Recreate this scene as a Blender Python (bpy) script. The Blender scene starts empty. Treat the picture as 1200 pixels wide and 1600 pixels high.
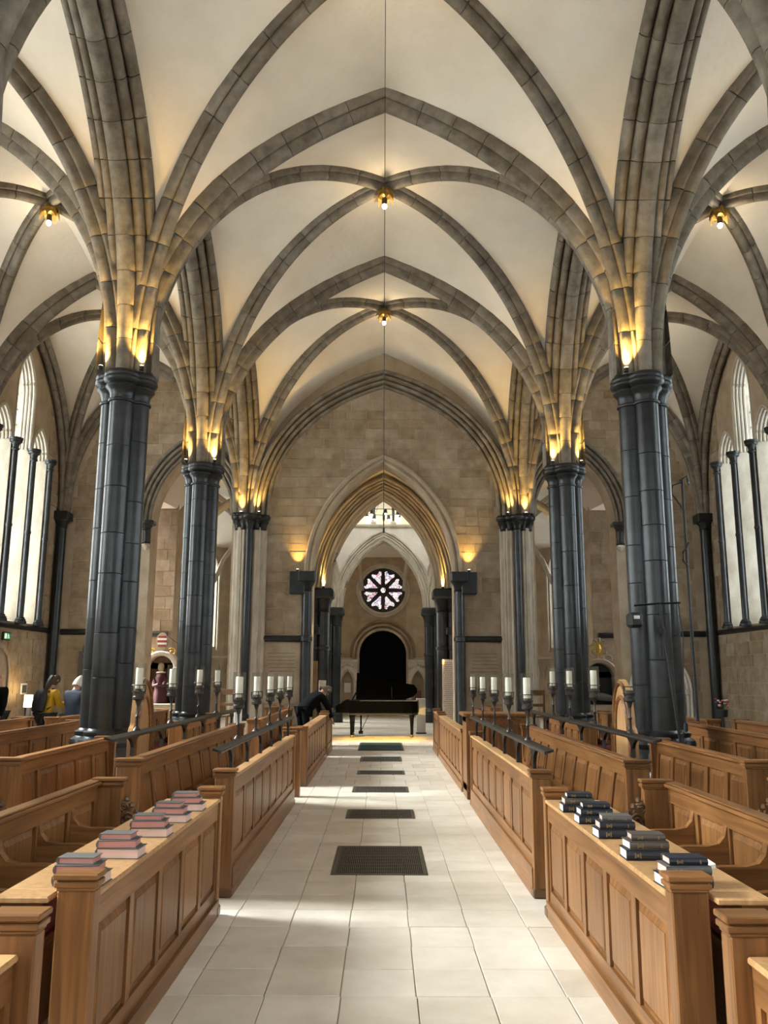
import bpy, math, random
from mathutils import Matrix, Vector
random.seed(7)
PI = math.pi
sc = bpy.context.scene
COL = sc.collection

# ------------------------------------------------------------------ camera
cam_data = bpy.data.cameras.new('camera')
cam = bpy.data.objects.new('camera', cam_data)
COL.objects.link(cam)
cam_data.sensor_fit = 'HORIZONTAL'
cam_data.sensor_width = 36.0
cam_data.lens = 36.0 * 1330.0 / 1200.0
cam_data.clip_start = 0.05
cam_data.clip_end = 300
cam.matrix_world = (Matrix.Translation((-0.0044, 0, 1.65)) @ Matrix.Rotation(-0.0009, 4, 'Z')
                    @ Matrix.Rotation(PI / 2 + 0.190, 4, 'X') @ Matrix.Rotation(0.0034, 4, 'Z'))
sc.camera = cam

# ------------------------------------------------------------------ sky, sun, exposure
world = bpy.data.worlds.new('sky')
sc.world = world
world.use_nodes = True
wn = world.node_tree.nodes
bg = wn['Background']
bg.inputs['Color'].default_value = (0.93, 0.965, 1.0, 1)
bg.inputs['Strength'].default_value = 11.0
sun_data = bpy.data.lights.new('hazy_sun', 'SUN')
sun_data.energy = 76.0
sun_data.angle = math.radians(32)
sun_data.color = (1.0, 0.965, 0.90)
sun = bpy.data.objects.new('hazy_sun', sun_data)
COL.objects.link(sun)
sun.rotation_euler = Vector((0.80, -0.12, -0.58)).to_track_quat('-Z', 'Y').to_euler()
sc.view_settings.view_transform = 'Standard'
sc.view_settings.look = 'None'
sc.view_settings.exposure = 0.0
sc.view_settings.gamma = 1.0
sc.view_settings.use_curve_mapping = False
sc.cycles.max_bounces = 9
sc.cycles.diffuse_bounces = 6
sc.cycles.transparent_max_bounces = 16
sc.cycles.caustics_reflective = False
sc.cycles.caustics_refractive = False
sc.cycles.sample_clamp_indirect = 8.0

# ------------------------------------------------------------------ materials
def new_mat(name):
    m = bpy.data.materials.new(name)
    m.use_nodes = True
    nt = m.node_tree
    return m, nt, nt.nodes['Principled BSDF']

def nd(nt, kind, **kw):
    n = nt.nodes.new(kind)
    for k, v in kw.items():
        setattr(n, k, v)
    return n

def mottled(name, c1, c2, scale=(3, 3, 3), rough=0.7, bump=0.15, vary=0.0, detail=6.0, fine=40.0, c3=None, bump_dist=0.01, spec=0.35):
    """two-tone noise colour with fine relief; vary = brightness spread between objects"""
    m, nt, b = new_mat(name)
    tc = nd(nt, 'ShaderNodeTexCoord')
    geo = nd(nt, 'ShaderNodeNewGeometry')
    mp = nd(nt, 'ShaderNodeMapping')
    mp.inputs['Scale'].default_value = scale
    nt.links.new(geo.outputs['Position'], mp.inputs['Vector'])
    nz = nd(nt, 'ShaderNodeTexNoise')
    nz.inputs['Scale'].default_value = 1.0
    nz.inputs['Detail'].default_value = detail
    nz.inputs['Roughness'].default_value = 0.62
    nt.links.new(mp.outputs['Vector'], nz.inputs['Vector'])
    rp = nd(nt, 'ShaderNodeValToRGB')
    rp.color_ramp.elements[0].position = 0.32
    rp.color_ramp.elements[1].position = 0.68
    rp.color_ramp.elements[0].color = (*c1, 1)
    rp.color_ramp.elements[1].color = (*c2, 1)
    if c3:
        e = rp.color_ramp.elements.new(0.86)
        e.color = (*c3, 1)
    nt.links.new(nz.outputs['Fac'], rp.inputs['Fac'])
    out = rp.outputs['Color']
    if vary:
        oi = nd(nt, 'ShaderNodeObjectInfo')
        mr = nd(nt, 'ShaderNodeMapRange')
        mr.inputs['To Min'].default_value = 1 - vary
        mr.inputs['To Max'].default_value = 1 + vary
        nt.links.new(oi.outputs['Random'], mr.inputs['Value'])
        hs = nd(nt, 'ShaderNodeHueSaturation')
        nt.links.new(mr.outputs['Result'], hs.inputs['Value'])
        nt.links.new(out, hs.inputs['Color'])
        mr2 = nd(nt, 'ShaderNodeMapRange')
        mr2.inputs['To Min'].default_value = 1.12
        mr2.inputs['To Max'].default_value = 0.86
        nt.links.new(oi.outputs['Random'], mr2.inputs['Value'])
        nt.links.new(mr2.outputs['Result'], hs.inputs['Saturation'])
        out = hs.outputs['Color']
    nt.links.new(out, b.inputs['Base Color'])
    b.inputs['Roughness'].default_value = rough
    b.inputs['Specular IOR Level'].default_value = spec
    if bump:
        n2 = nd(nt, 'ShaderNodeTexNoise')
        n2.inputs['Scale'].default_value = fine
        n2.inputs['Detail'].default_value = 4
        nt.links.new(geo.outputs['Position'], n2.inputs['Vector'])
        bp = nd(nt, 'ShaderNodeBump')
        bp.inputs['Strength'].default_value = bump
        bp.inputs['Distance'].default_value = bump_dist
        nt.links.new(n2.outputs['Fac'], bp.inputs['Height'])
        nt.links.new(bp.outputs['Normal'], b.inputs['Normal'])
    return m

def plain(name, col, rough=0.5, metal=0.0, spec=0.5):
    m, nt, b = new_mat(name)
    tc = nd(nt, 'ShaderNodeNewGeometry')
    nz = nd(nt, 'ShaderNodeTexNoise')
    nz.inputs['Scale'].default_value = 9.0
    nt.links.new(tc.outputs['Position'], nz.inputs['Vector'])
    mx = nd(nt, 'ShaderNodeMixRGB')
    mx.inputs['Color1'].default_value = (*[c * 0.85 for c in col], 1)
    mx.inputs['Color2'].default_value = (*[min(1, c * 1.12) for c in col], 1)
    nt.links.new(nz.outputs['Fac'], mx.inputs['Fac'])
    nt.links.new(mx.outputs['Color'], b.inputs['Base Color'])
    b.inputs['Roughness'].default_value = rough
    b.inputs['Metallic'].default_value = metal
    b.inputs['Specular IOR Level'].default_value = spec
    return m

def glow(name, col, strength):
    m, nt, b = new_mat(name)
    b.inputs['Base Color'].default_value = (*col, 1)
    b.inputs['Emission Color'].default_value = (*col, 1)
    b.inputs['Emission Strength'].default_value = strength
    return m

def clear_glass(name, tint=(0.93, 0.97, 1.0), gloss=0.06, dirt=0.0):
    m, nt, b = new_mat(name)
    nt.nodes.remove(b)
    o = nt.nodes['Material Output']
    tr = nd(nt, 'ShaderNodeBsdfTransparent')
    tr.inputs['Color'].default_value = (*tint, 1)
    gl = nd(nt, 'ShaderNodeBsdfGlossy')
    gl.inputs['Roughness'].default_value = 0.08
    lw = nd(nt, 'ShaderNodeLayerWeight')
    lw.inputs['Blend'].default_value = 0.25
    mr = nd(nt, 'ShaderNodeMapRange')
    mr.inputs['To Min'].default_value = gloss
    mr.inputs['To Max'].default_value = 0.4
    nt.links.new(lw.outputs['Facing'], mr.inputs['Value'])
    mx = nd(nt, 'ShaderNodeMixShader')
    nt.links.new(mr.outputs['Result'], mx.inputs['Fac'])
    nt.links.new(tr.outputs[0], mx.inputs[1])
    nt.links.new(gl.outputs[0], mx.inputs[2])
    out = mx.outputs[0]
    if dirt:
        tl = nd(nt, 'ShaderNodeBsdfTranslucent')
        tl.inputs['Color'].default_value = (0.9, 0.93, 0.92, 1)
        m2 = nd(nt, 'ShaderNodeMixShader')
        m2.inputs['Fac'].default_value = dirt
        nt.links.new(out, m2.inputs[1])
        nt.links.new(tl.outputs[0], m2.inputs[2])
        out = m2.outputs[0]
    nt.links.new(out, o.inputs['Surface'])
    return m

def oak(name, along, c1=(0.098, 0.038, 0.011), c2=(0.295, 0.132, 0.045), rough=0.36, vary=0.16):
    """oak with grain streaks running along one axis and small pale medullary flecks"""
    m, nt, b = new_mat(name)
    geo = nd(nt, 'ShaderNodeTexCoord')
    mp = nd(nt, 'ShaderNodeMapping')
    s = [26.0, 26.0, 26.0]
    s[along] = 1.6
    mp.inputs['Scale'].default_value = s
    nt.links.new(geo.outputs['Object'], mp.inputs['Vector'])
    oi = nd(nt, 'ShaderNodeObjectInfo')
    ad = nd(nt, 'ShaderNodeVectorMath', operation='ADD')
    sc3 = nd(nt, 'ShaderNodeMath', operation='MULTIPLY')
    sc3.inputs[1].default_value = 37.0
    nt.links.new(oi.outputs['Random'], sc3.inputs[0])
    nt.links.new(mp.outputs['Vector'], ad.inputs[0])
    nt.links.new(sc3.outputs[0], ad.inputs[1])
    nz = nd(nt, 'ShaderNodeTexNoise')
    nz.inputs['Scale'].default_value = 1.0
    nz.inputs['Detail'].default_value = 5.0
    nz.inputs['Distortion'].default_value = 0.6
    nt.links.new(ad.outputs[0], nz.inputs['Vector'])
    rp = nd(nt, 'ShaderNodeValToRGB')
    rp.color_ramp.elements[0].position = 0.25
    rp.color_ramp.elements[1].position = 0.75
    rp.color_ramp.elements[0].color = (*c1, 1)
    rp.color_ramp.elements[1].color = (*c2, 1)
    nt.links.new(nz.outputs['Fac'], rp.inputs['Fac'])
    big = nd(nt, 'ShaderNodeTexNoise')
    big.inputs['Scale'].default_value = 1.7
    nt.links.new(geo.outputs['Object'], big.inputs['Vector'])
    hs = nd(nt, 'ShaderNodeHueSaturation')
    mr = nd(nt, 'ShaderNodeMapRange')
    mr.inputs['To Min'].default_value = 1 - vary
    mr.inputs['To Max'].default_value = 1 + vary
    nt.links.new(oi.outputs['Random'], mr.inputs['Value'])
    mu = nd(nt, 'ShaderNodeMath', operation='MULTIPLY')
    mr3 = nd(nt, 'ShaderNodeMapRange')
    mr3.inputs['From Min'].default_value = 0.3
    mr3.inputs['From Max'].default_value = 0.7
    mr3.inputs['To Min'].default_value = 0.86
    mr3.inputs['To Max'].default_value = 1.14
    nt.links.new(big.outputs['Fac'], mr3.inputs['Value'])
    nt.links.new(mr.outputs['Result'], mu.inputs[0])
    nt.links.new(mr3.outputs['Result'], mu.inputs[1])
    nt.links.new(mu.outputs[0], hs.inputs['Value'])
    nt.links.new(rp.outputs['Color'], hs.inputs['Color'])
    nt.links.new(hs.outputs['Color'], b.inputs['Base Color'])
    b.inputs['Roughness'].default_value = rough
    b.inputs['Specular IOR Level'].default_value = 0.4
    bp = nd(nt, 'ShaderNodeBump')
    bp.inputs['Strength'].default_value = 0.08
    bp.inputs['Distance'].default_value = 0.004
    nt.links.new(nz.outputs['Fac'], bp.inputs['Height'])
    nt.links.new(bp.outputs['Normal'], b.inputs['Normal'])
    return m

M = {}
M['rib'] = mottled('rib_stone', (0.105, 0.086, 0.063), (0.215, 0.181, 0.138), (5, 5, 5), 0.8, 0.3, vary=0.14, c3=(0.29, 0.25, 0.20))
M['plaster'] = mottled('vault_plaster', (0.65, 0.575, 0.475), (0.73, 0.655, 0.55), (1.2, 1.2, 1.2), 0.9, 0.25, fine=9.0, bump_dist=0.03)
M['wall'] = mottled('wall_stone', (0.28, 0.212, 0.14), (0.40, 0.322, 0.232), (2.2, 2.2, 2.2), 0.85, 0.25, vary=0.13)
M['ashlar'] = mottled('ashlar_block', (0.215, 0.158, 0.102), (0.36, 0.282, 0.196), (4, 4, 4), 0.85, 0.25, vary=0.14, c3=(0.44, 0.36, 0.27))
M['pale'] = mottled('pale_stone', (0.52, 0.48, 0.42), (0.64, 0.60, 0.54), (2.5, 2.5, 2.5), 0.85, 0.2, vary=0.07)
M['dress'] = mottled('dressed_stone', (0.36, 0.31, 0.245), (0.52, 0.465, 0.38), (4, 4, 2), 0.8, 0.2, vary=0.1)
M['floor'] = mottled('paving_stone', (0.60, 0.535, 0.45), (0.74, 0.677, 0.585), (2.6, 2.6, 2.6), 0.42, 0.10, vary=0.09, fine=22.0, c3=(0.72, 0.67, 0.60))
M['floor_joint'] = mottled('paving_joint', (0.26, 0.22, 0.17), (0.36, 0.31, 0.25), (6, 6, 6), 0.9, 0.2)
M['purbeck'] = mottled('purbeck_marble', (0.008, 0.009, 0.010), (0.026, 0.028, 0.030), (2, 2, 5), 0.29, 0, vary=0.5, c3=(0.030, 0.032, 0.034), spec=0.40)
M['purbeck_dark'] = mottled('purbeck_capital', (0.008, 0.0085, 0.009), (0.022, 0.023, 0.024), (6, 6, 6), 0.34, 0.08, spec=0.32)
M['oak'] = oak('oak_upright', 2)
M['oak_rail'] = oak('oak_lengthwise', 1)
M['oak_cross'] = oak('oak_crosswise', 0)
M['oak_pale'] = oak('oak_pale', 2, (0.40, 0.21, 0.085), (0.60, 0.36, 0.17))
M['oak_dark'] = oak('oak_carved', 2, (0.085, 0.04, 0.017), (0.17, 0.085, 0.038))
M['mortar'] = plain('dark_mortar', (0.035, 0.028, 0.022), 0.95, spec=0.1)
M['iron'] = plain('black_iron', (0.018, 0.017, 0.016), 0.42, 0.6)
M['bronze'] = plain('dark_bronze', (0.055, 0.045, 0.04), 0.38, 0.7)
M['brass'] = plain('worn_brass', (0.55, 0.38, 0.14), 0.3, 1.0)
M['gold'] = plain('gilded_wood', (0.52, 0.34, 0.09), 0.38, 0.75)
M['wax'] = plain('candle_wax', (0.83, 0.76, 0.62), 0.5)
M['glass'] = clear_glass('clear_cylinder', (0.97, 0.98, 0.98), 0.05)
M['pane'] = clear_glass('leaded_pane', (0.90, 0.95, 0.97), 0.05, 0.25)
M['lead'] = plain('lead_came', (0.10, 0.10, 0.10), 0.6)
M['bulb'] = glow('warm_bulb', (1.0, 0.80, 0.45), 30.0)
M['bulb_white'] = glow('white_bulb', (1.0, 0.94, 0.82), 22.0)
M['black'] = plain('black_lacquer', (0.002, 0.002, 0.0025), 0.14, spec=0.14)
M['lid_black'] = plain('lid_black', (0.0015, 0.0015, 0.002), 0.3, spec=0.03)
M['void'] = plain('painted_shade_black', (0.0025, 0.0025, 0.003), 0.9, spec=0.05)  # near-black colour standing in for shade in the doorway and grate pits
M['matt_black'] = plain('matt_black', (0.012, 0.012, 0.013), 0.6)
M['red'] = plain('red_cushion', (0.13, 0.010, 0.014), 0.85)
M['white'] = plain('white_card', (0.80, 0.80, 0.80), 0.6)
M['red_tablet'] = plain('red_brown_tablet', (0.16, 0.05, 0.035), 0.6)
M['grate_iron'] = plain('worn_grate_iron', (0.085, 0.072, 0.055), 0.5, 0.4)
M['mat_green'] = mottled('green_mat', (0.010, 0.022, 0.016), (0.022, 0.040, 0.030), (30, 30, 30), 0.95, 0.4)
M['silver'] = plain('silver_edge', (0.35, 0.35, 0.35), 0.25, 1.0)
M['mossy'] = mottled('mossy_painting', (0.16, 0.15, 0.07), (0.42, 0.38, 0.24), (5, 5, 5), 0.8, 0.2)
M['door_shadow'] = mottled('shade_toned_stone', (0.24, 0.19, 0.14), (0.36, 0.29, 0.22), (3, 3, 3), 0.85, 0.2)  # wall stone toned darker, shade of the left doorway put into its colour
M['exit_green'] = glow('exit_green', (0.02, 0.30, 0.10), 0.35)
M['exit_white'] = glow('exit_white', (0.9, 1.0, 0.9), 0.7)
M['shade_glow'] = glow('lit_lamp_shade', (1.0, 0.82, 0.48), 3.0)
M['leaf_green'] = plain('leaf_green', (0.03, 0.08, 0.02), 0.6)
M['petal_pink'] = plain('petal_pink', (0.7, 0.3, 0.35), 0.6)
M['petal_red'] = plain('petal_red', (0.4, 0.03, 0.04), 0.6)
M['paper'] = plain('cream_paper', (0.76, 0.70, 0.58), 0.8)

# ------------------------------------------------------------------ mesh building
class MB:
    def __init__(s):
        s.v = []; s.f = []
    def add(s, vs, fs):
        o = len(s.v)
        s.v += [tuple(p) for p in vs]
        s.f += [tuple(i + o for i in f) for f in fs]
        return s
    def box(s, x0, x1, y0, y1, z0, z1, c=0.0):
        if x0 > x1: x0, x1 = x1, x0
        if y0 > y1: y0, y1 = y1, y0
        if c <= 0:
            return s.add([(x0, y0, z0), (x1, y0, z0), (x1, y1, z0), (x0, y1, z0), (x0, y0, z1), (x1, y0, z1), (x1, y1, z1), (x0, y1, z1)],
                         [(0, 3, 2, 1), (4, 5, 6, 7), (0, 1, 5, 4), (1, 2, 6, 5), (2, 3, 7, 6), (3, 0, 4, 7)])
        c = min(c, (x1 - x0) * .45, (y1 - y0) * .45, (z1 - z0) * .45)
        rings = []
        for z, i in ((z0, c), (z0 + c, 0), (z1 - c, 0), (z1, c)):
            a, b, d, e = x0 + i, x1 - i, y0 + i, y1 - i
            k = 0 if i else c
            rings += [(a + k, d, z), (b - k, d, z), (b, d + k, z), (b, e - k, z), (b - k, e, z), (a + k, e, z), (a, e - k, z), (a, d + k, z)]
        fs = []
        for r in range(3):
            for j in range(8):
                j2 = (j + 1) % 8
                fs.append((r * 8 + j, r * 8 + j2, r * 8 + 8 + j2, r * 8 + 8 + j))
        fs += [tuple(range(7, -1, -1)), tuple(range(24, 32))]
        return s.add(rings, fs)
    def lathe(s, cx, cy, prof, n=20, cap=True, a0=0.0):
        vs, fs = [], []
        for r, z in prof:
            for j in range(n):
                a = a0 + 2 * PI * j / n
                vs.append((cx + r * math.cos(a), cy + r * math.sin(a), z))
        m = len(prof)
        for i in range(m - 1):
            for j in range(n):
                j2 = (j + 1) % n
                fs.append((i * n + j, i * n + j2, (i + 1) * n + j2, (i + 1) * n + j))
        if cap:
            fs.append(tuple(range(n - 1, -1, -1)))
            fs.append(tuple((m - 1) * n + j for j in range(n)))
        return s.add(vs, fs)
    def loft(s, rings, closed=True, caps=False):
        n = len(rings[0]); vs = []; fs = []
        for r in rings: vs += list(r)
        for i in range(len(rings) - 1):
            for j in range(n if closed else n - 1):
                j2 = (j + 1) % n
                fs.append((i * n + j, i * n + j2, (i + 1) * n + j2, (i + 1) * n + j))
        if caps:
            fs.append(tuple(range(n - 1, -1, -1)))
            fs.append(tuple((len(rings) - 1) * n + j for j in range(n)))
        return s.add(vs, fs)
    def tube(s, pts, r, n=8, closed=False):
        pts = [Vector(p) for p in pts]
        rings = []
        m = len(pts)
        up = Vector((0, 0, 1))
        for i, p in enumerate(pts):
            t = (pts[(i + 1) % m] - pts[i - 1]) if closed else (pts[min(i + 1, m - 1)] - pts[max(i - 1, 0)])
            t.normalize()
            a = up if abs(t.z) < .95 else Vector((1, 0, 0))
            b = t.cross(a).normalized(); c = b.cross(t)
            rr = r[i] if isinstance(r, (list, tuple)) else r
            rings.append([p + rr * (math.cos(2 * PI * j / n) * b + math.sin(2 * PI * j / n) * c) for j in range(n)])
        if closed: rings.append(rings[0])
        return s.loft(rings, True, not closed)
    def prism(s, poly, fn, d0, d1):
        """poly: 2-D outline (ccw), fn(a,b,d)->xyz, extruded from d0 to d1"""
        n = len(poly)
        vs = [fn(a, b, d0) for a, b in poly] + [fn(a, b, d1) for a, b in poly]
        fs = [tuple(range(n - 1, -1, -1)), tuple(range(n, 2 * n))]
        fs += [(j, (j + 1) % n, n + (j + 1) % n, n + j) for j in range(n)]
        return s.add(vs, fs)
    def mesh(s, name, mat, smooth=False):
        me = bpy.data.meshes.new(name)
        me.from_pydata([tuple(p) for p in s.v], [], s.f)
        import bmesh
        bm = bmesh.new(); bm.from_mesh(me)
        bmesh.ops.recalc_face_normals(bm, faces=bm.faces)
        bm.to_mesh(me); bm.free()
        me.materials.append(M[mat] if isinstance(mat, str) else mat)
        if smooth:
            me.polygons.foreach_set('use_smooth', [True] * len(me.polygons))
            me.set_sharp_from_angle(angle=math.radians(38))
        me.update()
        return me
    def obj(s, name, mat, parent=None, smooth=False, loc=None, rel=False):
        return link(name, s.mesh(name, mat, smooth), parent, loc, rel)

def link(name, me, parent=None, loc=None, rel=False):
    """rel=True: the mesh is in world coordinates, parent stands at its own place"""
    o = bpy.data.objects.new(name, me)
    COL.objects.link(o)
    if parent is not None:
        o.parent = parent
        if rel:
            w = wloc(parent)
            o.location = (-w[0], -w[1], -w[2])
    if loc is not None:
        o.location = loc
    return o

def wloc(o):
    v = Vector(o.location)
    while o.parent is not None:
        o = o.parent
        v = v + Vector(o.location)
    return v

def tag(o, label=None, cat=None, group=None, kind=None):
    if label: o['label'] = label
    if cat: o['category'] = cat
    if group: o['group'] = group
    if kind: o['kind'] = kind
    return o

def empty(name, loc=(0, 0, 0), parent=None, rz=0.0):
    o = bpy.data.objects.new(name, None)
    o.empty_display_size = 0.1
    COL.objects.link(o)
    o.location = loc
    o.rotation_euler = (0, 0, rz)
    if parent is not None: o.parent = parent
    return o

def thing(name, label, cat, loc=(0, 0, 0), group=None, rz=0.0):
    return tag(empty(name, loc, None, rz), label, cat, group)

def copy_tree(o, parent=None):
    c = o.copy()
    COL.objects.link(c)
    c.parent = parent
    for ch in list(o.children):
        copy_tree(ch, c)
    return c

def lamp(name, kind, loc, energy, col, parent=None, size=0.05, aim=None, spot=1.6, blend=0.6):
    d = bpy.data.lights.new(name, kind)
    d.energy = energy
    d.color = col
    if kind != 'AREA': d.shadow_soft_size = size
    if kind == 'SPOT':
        d.spot_size = spot; d.spot_blend = blend
    o = bpy.data.objects.new(name, d)
    COL.objects.link(o)
    o.location = loc
    if aim is not None:
        o.rotation_euler = Vector(aim).to_track_quat('-Z', 'Y').to_euler()
    if parent is not None:
        o.parent = parent
        w = wloc(parent)
        o.location = Vector(loc) - w
    return o

WARM = (1.0, 0.62, 0.15)

# ------------------------------------------------------------------ plan of the church (metres; camera at y = 0 looking along +y)
X, W = 3.44, 8.0
D1, BAY = 10.86, 4.912
COLY = [D1 + (k - 3) * BAY for k in range(6)]       # -3.88 ... 20.68
YW = COLY[5]
SPR = 5.56

def bez(p, n):
    out = []
    for i in range(n + 1):
        t = i / n; u = 1 - t
        out.append(tuple(u ** 3 * p[0][k] + 3 * u * u * t * p[1][k] + 3 * u * t * t * p[2][k] + t ** 3 * p[3][k] for k in (0, 1)))
    return out

def resample(pts, n):
    L = [0]
    for a, b in zip(pts, pts[1:]):
        L.append(L[-1] + math.hypot(b[0] - a[0], b[1] - a[1]))
    out = []; k = 0
    for i in range(n + 1):
        d = L[-1] * i / n
        while k < len(L) - 2 and L[k + 1] < d: k += 1
        f = (d - L[k]) / max(1e-9, L[k + 1] - L[k])
        out.append((pts[k][0] + f * (pts[k + 1][0] - pts[k][0]), pts[k][1] + f * (pts[k + 1][1] - pts[k][1])))
    return out

def pointed(run, rise, k1=0.53, k2=(0.49, 0.83)):
    return bez([(0, 0), (0, k1 * rise), (k2[0] * run, k2[1] * rise), (run, rise)], 48)

def rounded(run, rise):
    return bez([(0, 0), (0, .5523 * rise), (run * (1 - .5523), rise), (run, rise)], 48)

def lancet(hw, zs, za, n=10):
    """left springing -> apex -> right springing of a two-centred arch: [(u,z)]"""
    r = za - zs
    R = (hw * hw + r * r) / (2 * hw)
    th = math.acos(max(-1, min(1, (R - hw) / R)))
    left = []
    for i in range(n + 1):
        a = th * i / n
        left.append((R - hw - R * math.cos(a), zs + R * math.sin(a)))
    return left + [(-u, z) for u, z in left[-2::-1]]

def roll_profile(rolls, hw, depth, hollow=0.045, k=5):
    pts = [(-hw, depth), (-hw, depth * 0.72)]
    for i, (c, d, r) in enumerate(rolls):
        for j in range(k):
            a = PI + PI * (j + 0.5) / k
            pts.append((c + r * math.cos(a), d + r * math.sin(a)))
        if i < len(rolls) - 1:
            c2, d2, r2 = rolls[i + 1]
            pts.append(((c + r + c2 - r2) / 2, max(d, d2) + hollow))
    pts += [(hw, depth * 0.72), (hw, depth)]
    return pts

PROF_T = roll_profile([(-.125, .17, .035), (0, .085, .085), (.125, .17, .035)], .185, .32)
PROF_D = roll_profile([(-.095, .14, .03), (0, .068, .068), (.095, .14, .03)], .145, .27)
PROF_A = roll_profile([(-.30, .29, .05), (-.175, .18, .06), (0, .11, .11), (.175, .18, .06), (.30, .29, .05)], .37, .46)
PROF_W = roll_profile([(-.10, .16, .04), (0, .06, .06), (.10, .16, .04)], .17, .26)

def frames(pts):
    """unit normals (towards the inside of the arch) of a 2-D path"""
    out = []
    for i in range(len(pts)):
        a, b = pts[max(0, i - 1)], pts[min(len(pts) - 1, i + 1)]
        t = (b[0] - a[0], b[1] - a[1]); l = math.hypot(*t) or 1
        t = (t[0] / l, t[1] / l)
        out.append((t[1], -t[0]))
    return out

def rib_rings(path, origin, d, prof, shrink=None, miter=True):
    """rings of a moulded rib. path (s,z) measured on the underside, horizontal direction d"""
    nr = frames(path)
    nx, ny = -d[1], d[0]
    rings = []
    for i, ((s_, z), n) in enumerate(zip(path, nr)):
        k = 1.0 if shrink is None else shrink[i]
        ring = []
        for w, dd in prof:
            dd2 = dd if k == 1.0 else dd + (0.004 if dd < prof[0][1] * .9 else 0)
            w2 = w * (1.0 if k == 1.0 else .985)
            if miter and i == len(path) - 1:
                ss = s_; zz = z + dd2 / max(.5, abs(n[1]))
            else:
                ss = s_ - n[0] * dd2; zz = z - n[1] * dd2
            ring.append((origin[0] + d[0] * ss + nx * w2, origin[1] + d[1] * ss + ny * w2, zz))
        rings.append(ring)
    return rings

def make_rib(parent, path, origin, d, prof, blocks, name='rib', mat='rib', z0=0.0):
    """a vault rib: one mesh, or a row of voussoirs when it can be seen close to"""
    pts = [(a, b + z0) for a, b in path]
    if not blocks:
        mb = MB().loft(rib_rings(resample(pts, 14), origin, d, prof), closed=False)
        return mb.obj(name, mat, parent, True)
    r = empty(name, (0, 0, 0), parent)
    fine = resample(pts, blocks * 4)
    for b in range(blocks):
        seg = fine[b * 4:b * 4 + 5]
        e = 0.03
        p0, p1, p2, p3, p4 = seg
        st = [p0, (p0[0] + e * (p1[0] - p0[0]), p0[1] + e * (p1[1] - p0[1])), p1, p2, p3, (p4[0] + e * (p3[0] - p4[0]), p4[1] + e * (p3[1] - p4[1])), p4]
        full = frames(fine)
        mb = MB().loft(rib_rings(st, origin, d, prof, [0.9, 1, 1, 1, 1, 1, 0.9], b == blocks - 1), closed=False)
        vo = mb.obj('voussoir', mat, r, True)
        vo.data.materials.append(M['mortar'])
        n1 = len(prof) - 1
        for q in range(n1):
            vo.data.polygons[q].material_index = 1
            if b < blocks - 1: vo.data.polygons[5 * n1 + q].material_index = 1
    return r

# ------------------------------------------------------------------ walls with arched openings
def wall_panel(mb, fn, u0, u1, z0, z1, ops, th, back=True, rev=None):
    """fn(u,z,d)->xyz with d the depth into the wall. ops: (uc,hw,sill,spring,apex,splay) sorted by uc"""
    def quad(a, b, c, d_, dep):
        mb.add([fn(a, c, dep), fn(b, c, dep), fn(b, d_, dep), fn(a, d_, dep)], [(0, 1, 2, 3)])
    for dep in ((0, th) if back else (0,)):
        cur = u0
        for (uc, hw, sill, sp, ap, spl) in ops:
            h = hw if dep == 0 else hw * spl
            drop = 0 if dep == 0 else (1 - spl) * hw
            if uc - h > cur: quad(cur, uc - h, z0, z1, dep)
            if sill > z0: quad(uc - h, uc + h, z0, sill + (0 if dep == 0 else drop * 1.2), dep)
            arc = lancet(h, sp, ap - drop)
            for a, b in zip(arc, arc[1:]):
                mb.add([fn(uc + a[0], a[1], dep), fn(uc + b[0], b[1], dep), fn(uc + b[0], z1, dep), fn(uc + a[0], z1, dep)], [(0, 1, 2, 3)])
            cur = uc + h
        if u1 > cur: quad(cur, u1, z0, z1, dep)
    for (uc, hw, sill, sp, ap, spl) in ops:
        rings = []
        for dep in (0, th):
            h = hw if dep == 0 else hw * spl
            drop = 0 if dep == 0 else (1 - spl) * hw
            sl = sill + (0 if dep == 0 else drop * 1.2)
            o = [(-h, sl)] + lancet(h, sp, ap - drop) + [(h, sl)]
            rings.append([fn(uc + a, b, dep) for a, b in o])
        (rev or mb).loft(rings, closed=sill > z0)

def arch_path(uc, hw, zs, za, n=10, stilt=None):
    p = [(uc + a, b) for a, b in lancet(hw, zs, za, n)]
    if stilt is not None:
        p = [(uc - hw, stilt)] + p + [(uc + hw, stilt)]
    return p

def arch_moulding(mb, fn, path, prof):
    """sweep prof (r outward from the opening, d depth out of the wall) along an arch outline"""
    rings = []
    m = len(path)
    for i, (u, z) in enumerate(path):
        a, b = path[max(0, i - 1)], path[min(m - 1, i + 1)]
        t = (b[0] - a[0], b[1] - a[1]); l = math.hypot(*t) or 1
        n = (-t[1] / l, t[0] / l)
        rings.append([fn(u + n[0] * r, z + n[1] * r, -d) for r, d in prof])
    mb.loft(rings, closed=False)

def half_rolls(r0, r1, d0, k, proud):
    """moulding profile stepping outwards in k rolls from radius r0 to r1"""
    pts = []
    for i in range(k):
        c = r0 + (r1 - r0) * (i + .5) / k
        rr = (r1 - r0) / k * .42
        dd = d0 + (proud - d0) * (i / max(1, k - 1))
        for j in range(5):
            a = PI - PI * j / 4
            pts.append((c + rr * math.cos(a), dd + rr * math.sin(a)))
        pts.append((c + rr * 1.18, dd - rr * .7))
    return [(r0, -.02)] + pts + [(r1, -.02)]

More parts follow.
